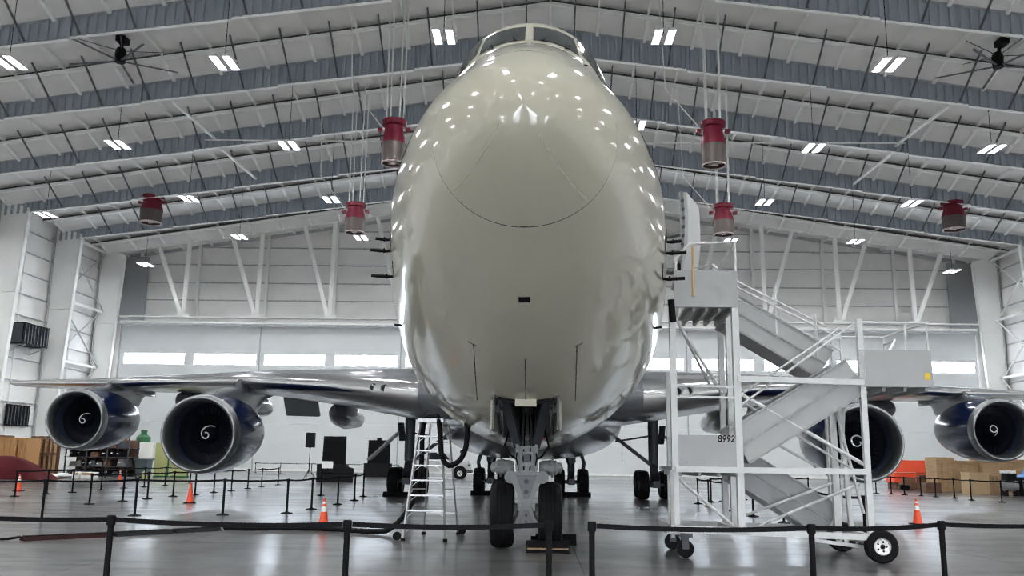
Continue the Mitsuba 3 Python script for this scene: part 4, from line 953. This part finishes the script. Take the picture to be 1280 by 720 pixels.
# ------------------------------------------------------------------ things along the back and the walls
# loudspeaker on a stand, black covered kiosks
sp_ = thing('loudspeaker_stand', 'thin black tripod stand under a small black loudspeaker', 'speaker stand')
sx, sy = -15.2, 62.0
obj('pole', tubevf([(sx, sy, .5), (sx, sy, 2.25)], .03, 8), 'black', sp_)
for k in range(3):
    a = k * 2.1 + .4; obj('leg', tubevf([(sx, sy, .8), (sx + .6 * math.cos(a), sy + .6 * math.sin(a), .02)], .022, 6), 'black', sp_)
t = thing('loudspeaker', 'small black loudspeaker on a tripod stand left of a black kiosk', 'loudspeaker')
obj('cabinet', boxvf((sx - .28, sy - .22, 2.251), (sx + .28, sy + .22, 3.25)), 'black', t); obj('grille', boxvf((sx - .24, sy - .24, 2.3), (sx + .24, sy - .221, 3.2)), 'blackmatte', t)
def kiosk(x, y, w, h, lab, paper):
    t = thing('kiosk', lab, 'kiosk', 'tall black kiosks')
    obj('back_panel', prism([(x - w / 2, .05), (x + w / 2, .05), (x + w / 2 - .06, h), (x - w / 2 + .06, h)], 'y', y, y + .25), 'black', t)
    obj('counter', boxvf((x - w / 2 - .15, y - .7, .0), (x + w / 2 + .2, y - .002, 1.15)), 'blackmatte', t)
    for s in (-1, 1): obj('corner_lamp', boxvf((x + s * (w / 2 - .14) - .05, y - .03, h - .16), (x + s * (w / 2 - .14) + .05, y - .001, h - .08)), 'gear_dark', t)
    if paper:
        obj('drape', prism([(x + .2, 0), (x + w / 2 + .7, 0), (x + w / 2 + .75, .9), (x + .5, 1.2)], 'y', y - 1.1, y - .72), 'blackmatte', t)
        obj('paper', boxvf((x - w / 2 + .2, y - .74, .9), (x + .12, y - .71, 1.35)), 'white_plain', t)
    else: obj('knob', boxvf((x - .2, y - .05, h + .001), (x + .15, y + .2, h + .22)), 'black', t)
kiosk(-13.2, 60.5, 1.6, 3.0, 'tall black kiosk with a white paper on its front, behind the rope lines', True)
kiosk(-13.2, 78.0, 1.95, 3.1, 'tall black kiosk without paper, close to the left main gear', False)

# pickup truck far behind the ladder
tk = thing('pickup_truck', 'white pickup truck parked far back behind the silver ladder', 'truck')
tx, ty = -7.5, 76.0
obj('body', prism([(tx - 2.9, .55), (tx + 2.35, .55), (tx + 2.4, 1.2), (tx + 2.2, 1.42), (tx + .9, 1.5), (tx + .3, 2.15), (tx - 1.1, 2.2), (tx - 1.25, 1.5), (tx - 2.9, 1.5)], 'y', ty - .95, ty + .95), 'truck_paint', tk)
obj('side_window', prism([(tx - 1.0, 1.55), (tx + .7, 1.55), (tx + .22, 2.08), (tx - 1.0, 2.1)], 'y', ty - .965, ty - .951), 'glass', tk)
obj('headlight', boxvf((tx + 2.2, ty - .97, 1.02), (tx + 2.42, ty - .6, 1.2)), 'glass', tk)
obj('bumper', boxvf((tx + 2.1, ty - .98, .5), (tx + 2.5, ty + .98, .75)), 'gear_dark', tk)
obj('bed_rail', boxvf((tx - 2.9, ty - .97, 1.501), (tx - 1.3, ty - .85, 1.56)), 'gear_dark', tk)
for wx in (tx - 1.9, tx + 1.55):
    obj('wheel_arch', lathevf([(0, 0), (0, .56)], (wx, ty - .956, .5), (0, -1, 0), 24), 'black', tk)
    for wy in (ty - .97, ty + .85): road_wheel(wx, wy, .44, .12, tk)
obj('orange_hoist', MB().bar((tx - .6, ty - 1.3, .1), (tx - .5, ty - 1.3, 1.9), .3, .3, (0, 1, 0)), 'carton', None) if 0 else None
h_ = thing('hoist_post', 'tan upright hoist post standing before the white pickup truck', 'post')
obj('post', boxvf((-9.55, 72.0, .3), (-9.2, 72.4, 2.3)), 'carton', h_); obj('base', boxvf((-9.9, 71.8, 0), (-8.9, 72.6, .3)), 'gear_dark', h_)

# left store: crates, tarp, rack, bin
def crate(x0, y0, w, d, h, lab, m='wood', grp='wooden crates', z=0.0, slat=True):
    t = thing('crate', lab, 'crate', grp)
    obj('box', boxvf((x0, y0, z), (x0 + w, y0 + d, z + h)), m, t)
    if slat:
        for s in np.linspace(0, 1, 4): obj('slat', boxvf((x0 + s * (w - .12), y0 - .04, z), (x0 + s * (w - .12) + .12, y0 - .001, z + h)), m, t)
        for zz in (.03, h - .15): obj('slat', boxvf((x0, y0 - .07, z + zz), (x0 + w, y0 - .041, z + zz + .12)), m, t)
crate(-34.9, 58.5, 1.3, 1.6, 2.6, 'wide pale tan wooden crate behind the dark red tarp', 'crate_orange')
crate(-33.5, 58.6, .62, 1.5, 2.55, 'narrow pale tan crate right of the wider tan crate at the far left', 'crate_orange')
crate(-37.6, 59.0, 2.6, 1.6, 2.75, 'dark brown crate at the left edge behind the dark red tarp', 'brown')
t = thing('shipping_frame', 'brown steel shipping frame between the tan crates and the dark rack', 'frame')
for x in (-34.2, -33.75, -33.35, -33.0, -32.72): obj('upright', boxvf((x, 61.5, 0), (x + .12, 61.7, 2.75)), 'wood', t)
for z in (.3, 1.5, 2.6): obj('rail', boxvf((-34.3, 61.4, z), (-32.5, 61.495, z + .16)), 'brown', t)
obj('back', boxvf((-34.3, 61.9, 0), (-32.5, 62.0, 2.6)), 'brown', t)
rng = np.random.default_rng(3)
G = []
for u in np.linspace(0, 1, 22):
    row = []
    for w in np.linspace(0, 1, 18):
        hgt = 1.75 * max(0, math.sin(math.pi * min(1, u * 1.05))) ** .9 * math.sin(math.pi * w) ** .6 * (1 - .35 * u)
        row.append([-35.4 + 5.5 * u, 55.3 + 3.0 * w, max(.02, hgt + .16 * (meshkit.noise(np.array([u * 9, w * 6, 0.3])) - .5) * (1 if hgt > .2 else 0))])
    G.append(row)
note(obj('tarp_heap', gridvf(G), 'tarp', smooth=True), 'heap of dark red tarpaulin on the floor at the far left', 'tarp')
rk = thing('equipment_rack', 'long dark steel rack crowded with black equipment, below the left outer engine', 'rack')
RX0, RX1 = -32.3, -27.95
for x in np.linspace(RX0, RX1, 4):
    for y in (62.4, 64.0): obj('upright', boxvf((x - .04, y - .04, 0), (x + .04, y + .04, 2.75)), 'gear_dark', rk)
obj('back', boxvf((RX0, 64.06, .1), (RX1, 64.1, 2.6)), 'brown', rk)
SH = ((.12, 'bottom'), (.78, 'second'), (1.42, 'third'), (2.06, 'top'))
for z, _ in SH: obj('shelf', boxvf((RX0 - .06, 62.3, z - .04), (RX1 + .06, 64.1, z)), 'gear_dark', rk)
for z, nm in SH:
    x = RX0 + .1; n = 0
    while x < RX1 - .5:
        w = rng.uniform(.28, .62); h = rng.uniform(.28, .56); m = str(rng.choice(['black', 'gear_dark', 'blackmatte', 'brown', 'black', 'bin', 'gear'])); n += 1
        t = thing('equipment_case', f'{"brown" if m == "brown" else "grey" if m in ("gear", "bin") else "black"} equipment case, {ORD[n - 1]} from the left on the {nm} shelf of the steel rack', 'case', 'dark cases on the steel rack')
        obj('case', prism([(x, z + .002), (x + w, z + .002), (x + w * rng.uniform(.8, 1), z + h), (x + w * rng.uniform(0, .2), z + h)], 'y', 62.46 + rng.uniform(0, .3), 63.8), m, t)
        if rng.random() < .6: obj('handle', boxvf((x + w * .3, 62.40, z + h * .5), (x + w * .6, 62.455, z + h * .66)), 'gear' if rng.random() < .5 else 'white_plain', t)
        x += w + rng.uniform(.02, .12)
t = thing('sack_heap', 'flat white heap of sacks on the floor before the dark rack', 'sacks')
for k, (x, y) in enumerate(((-32.3, 60.4), (-31.7, 60.6), (-31.2, 60.3), (-31.9, 60.0))):
    s_ = trimesh.creation.icosphere(2, 1.0); v = np.array(s_.vertices) * [.55, .4, .18]; v[:, 2] = np.maximum(v[:, 2], -.12); obj('sack', (v + [x, y, .12 + .05 * (k == 2)], np.array(s_.faces)), 'white_plain', t, smooth=True)
for k, (x, w) in enumerate(((-30.6, .45), (-30.0, .8))):
    t = thing('carton', ['white carton on the floor before the dark rack, nearer the sacks', 'long pale carton on the floor before the dark rack'][k], 'carton', 'cartons before the rack')
    obj('box', boxvf((x, 60.2, 0), (x + w, 61.0, .42)), 'white_plain', t); obj('flap', boxvf((x + .05, 60.17, .22), (x + w - .05, 60.199, .38)), 'carton', t)
t = thing('red_bundle', 'bright red cloth bundle lying behind the rack, below the left outer engine', 'bundle')
s_ = trimesh.creation.icosphere(3, 1.0); v = np.array(s_.vertices); v = v * (1 + .35 * (meshkit.noise(v * 2.2) - .5))[:, None] * [1.0, .5, .32]
obj('cloth', (v * [.9, 1, 1] + [-30.3, 65.6, 2.55], np.array(s_.faces)), 'red_cloth', t, smooth=True); obj('stand', boxvf((-30.9, 65.2, 0), (-29.75, 66.0, 2.36)), 'white_plain', t)
t = thing('white_cabinet', 'white storage cabinet behind the grey bin, between the left engines', 'cabinet')
obj('body', boxvf((-29.6, 66.5, 0), (-28.0, 67.9, 2.5)), 'white_plain', t); obj('door', boxvf((-29.52, 66.46, .1), (-28.84, 66.499, 2.4)), 'white_plain', t); obj('door', boxvf((-28.76, 66.46, .1), (-28.08, 66.499, 2.4)), 'white_plain', t)
t = thing('green_bottle', 'dark green gas bottle standing on the white cabinet', 'bottle')
obj('body', lathevf([(0, 0), (0, .5), (.4, .5), (.6, .22), (.85, .2), (.85, 0)], (-29.0, 67.1, 2.502), (0, 0, 1), 20), 'green', t, smooth=40); obj('collar', lathevf([(0, .24), (.1, .24), (.1, 0)], (-29.0, 67.1, 3.3), (0, 0, 1), 14), 'green', t)
t = thing('wheeled_bin', 'dark grey wheeled bin before the white cabinet', 'bin')
obj('body', loft([[[x0 * k, y0 * k, z] for x0, y0 in ((-.45, -.45), (.45, -.45), (.45, .45), (-.45, .45))] + np.array([-27.3, 63.6, 0]) for k, z in ((.8, .1), (1, 1.25))]), 'bin', t)
obj('lid', boxvf((-27.83, 63.05, 1.252), (-26.77, 64.15, 1.34)), 'bin', t)
for s in (-.3, .3): obj('wheel', lathevf([(-.06, 0), (-.06, .12), (.06, .12), (.06, 0)], (-27.3 + s, 63.9, .12), (1, 0, 0), 14), 'black', t)
t = thing('green_jug', 'small lime green jug on the floor beside the grey bin', 'jug')
obj('body', lathevf([(0, 0), (0, .16), (.4, .16), (.5, .06), (.56, .06), (.56, 0)], (-26.3, 61.5, 0), (0, 0, 1), 16), 'lime', t, smooth=40); obj('cap', lathevf([(0, .065), (.06, .065), (.06, 0)], (-26.3, 61.5, .561), (0, 0, 1), 12), 'green', t)
for k, (x, w, lab) in enumerate(((-27.9, 1.1, 'yellowish green board left of the dark seam, beside the white cabinet'), (-26.7, 1.4, 'yellowish green board half hidden by the left inner engine'))):
    t = thing('partition_board', lab, 'board', 'yellowish green boards')
    obj('board', boxvf((x, 66.8, .1), (x + w, 66.95, 2.5)), 'lime', t); obj('foot', boxvf((x + .1, 66.5, 0), (x + w - .1, 67.2, .099)), 'green', t); obj('edge', boxvf((x + w - .1, 66.75, .1), (x + w - .02, 66.799, 2.5)), 'green', t)

# right store
crate(25.6, 58.5, 1.15, 1.6, 2.15, 'tall brown crate at the right, leftmost of the big crates', 'wood')
crate(26.95, 59.0, 1.5, 1.6, 1.95, 'brown crate second from the left, behind the pale carton at the right', 'wood')
crate(28.55, 58.6, 3.0, 1.7, 2.05, 'long brown crate at the right, below the right outer engine lip', 'wood')
crate(25.85, 54.6, 1.1, 1.2, 1.25, 'pale tan carton before the brown crates at the right', 'carton', 'pale cartons', slat=False)
crate(27.05, 54.8, .8, 1.2, 1.15, 'small dark tan crate right of the pale carton', 'wood')
crate(23.9, 56.2, .9, .9, .6, 'low dark brown crate beside the trolley at the right', 'brown')
t = thing('orange_container', 'orange container behind the rope posts at the right, between the engines', 'container')
obj('body', boxvf((24.7, 63.0, .45), (27.0, 64.6, 1.10)), 'orange', t); obj('lid', boxvf((24.8, 62.95, 1.13), (26.8, 64.65, 1.95)), 'orange', t); obj('skid', boxvf((24.8, 63.1, 0), (26.9, 64.5, .449)), 'brown', t)
t = thing('tool_trolley', 'low dark trolley with parts beside the orange container', 'trolley')
obj('deck', boxvf((24.4, 60.6, .35), (26.4, 61.6, .5)), 'brown', t)
for x in (24.6, 26.2):
    for y in (60.75, 61.45): obj('wheel', lathevf([(-.05, 0), (-.05, .17), (.05, .17), (.05, 0)], (x, y, .17), (0, 1, 0), 14), 'black', t)
obj('load', MB().box((24.5, 60.8, .501), (25.2, 61.4, .8)).box((25.5, 60.8, .501), (26.2, 61.4, 1.0)), 'brown', t)
t = thing('black_machine', 'black machine between the orange container and the tall brown crate', 'machine')
obj('body', boxvf((27.3, 64.8, 0), (28.2, 65.6, 1.3)), 'black', t); obj('arm', MB().bar((27.5, 65.2, 1.3), (28.1, 65.2, 1.75), .2, .2), 'gear_dark', t)
t = thing('compressor', 'dark compressor with a white top beside the tan crates at the right', 'compressor')
obj('tank', lathevf([(-.45, 0), (-.42, .2), (-.35, .3), (.35, .3), (.42, .2), (.45, 0)], (27.0, 52.4, .55), (1, 0, 0), 20), 'gear', t, smooth=40)
obj('motor', boxvf((26.7, 52.1, .851), (27.25, 52.7, 1.25)), 'black', t); obj('cover', boxvf((26.65, 52.05, 1.252), (27.2, 52.75, 1.4)), 'white_plain', t)
for x in (26.7, 27.3): obj('leg', boxvf((x - .05, 52.15, 0), (x + .05, 52.65, .32)), 'black', t)
t = thing('black_heater', 'black box heater right of the compressor, before the blue cart', 'heater')
obj('body', boxvf((27.55, 52.2, .3), (28.2, 53.0, 1.0)), 'black', t); obj('grille', boxvf((27.6, 52.15, .4), (28.15, 52.199, .9)), 'gear_dark', t)
for x in (27.65, 28.1): obj('leg', boxvf((x - .05, 52.3, 0), (x + .05, 52.9, .299)), 'black', t)
t = thing('blue_cart', 'bright blue cart at the right edge of the view', 'cart')
obj('body', prism([(28.35, .25), (31.0, .25), (31.0, 1.75), (29.2, 1.8), (28.8, 1.2), (28.35, 1.05)], 'y', 53.2, 54.6), 'blue', t)
for x in (28.8, 30.6): obj('wheel', lathevf([(-.08, 0), (-.08, .22), (.08, .22), (.08, 0)], (x, 53.15, .22), (0, 1, 0), 16), 'black', t)

# wall units on the left wall
def wall_unit(y0, y1, z0, z1, depth, lab, fins):
    t = thing('wall_unit', lab, 'air unit', 'dark wall units')
    x = WL + .27
    obj('case', boxvf((x, y0, z0), (x + depth, y1, z1)), 'black', t)
    for k in range(fins):
        y = y0 + (k + .5) * (y1 - y0) / fins
        obj('louvre', boxvf((x + depth + .001, y - .09, z0 + .12), (x + depth + .05, y + .05, z1 - .12)), 'gear_dark', t)
    if depth > 1:
        for y in (y0 + .5, y1 - .5): obj('bracket', MB().bar((x, y, z0 - .7), (x + depth, y, z0 - .08), .08, .08).box((x, y - .05, z0 - .12), (x + depth, y + .05, z0 - .002)), 'mid_steel', t)
        for y in np.linspace(y0 + .3, y1 - .3, 3): obj('front_panel', boxvf((x + .1, y0 - .03, z0 + .1), (x + depth - .1, y0 - .001, z1 - .1)), 'gear_dark', t) if y < y0 + .4 else None
wall_unit(82.2, 86.6, 11.7, 13.7, 1.5, 'dark air unit on brackets, the upper unit on the left wall', 8)
wall_unit(83.3, 87.2, 4.1, 6.1, .12, 'dark louvre panel, the lower unit on the left wall', 7)
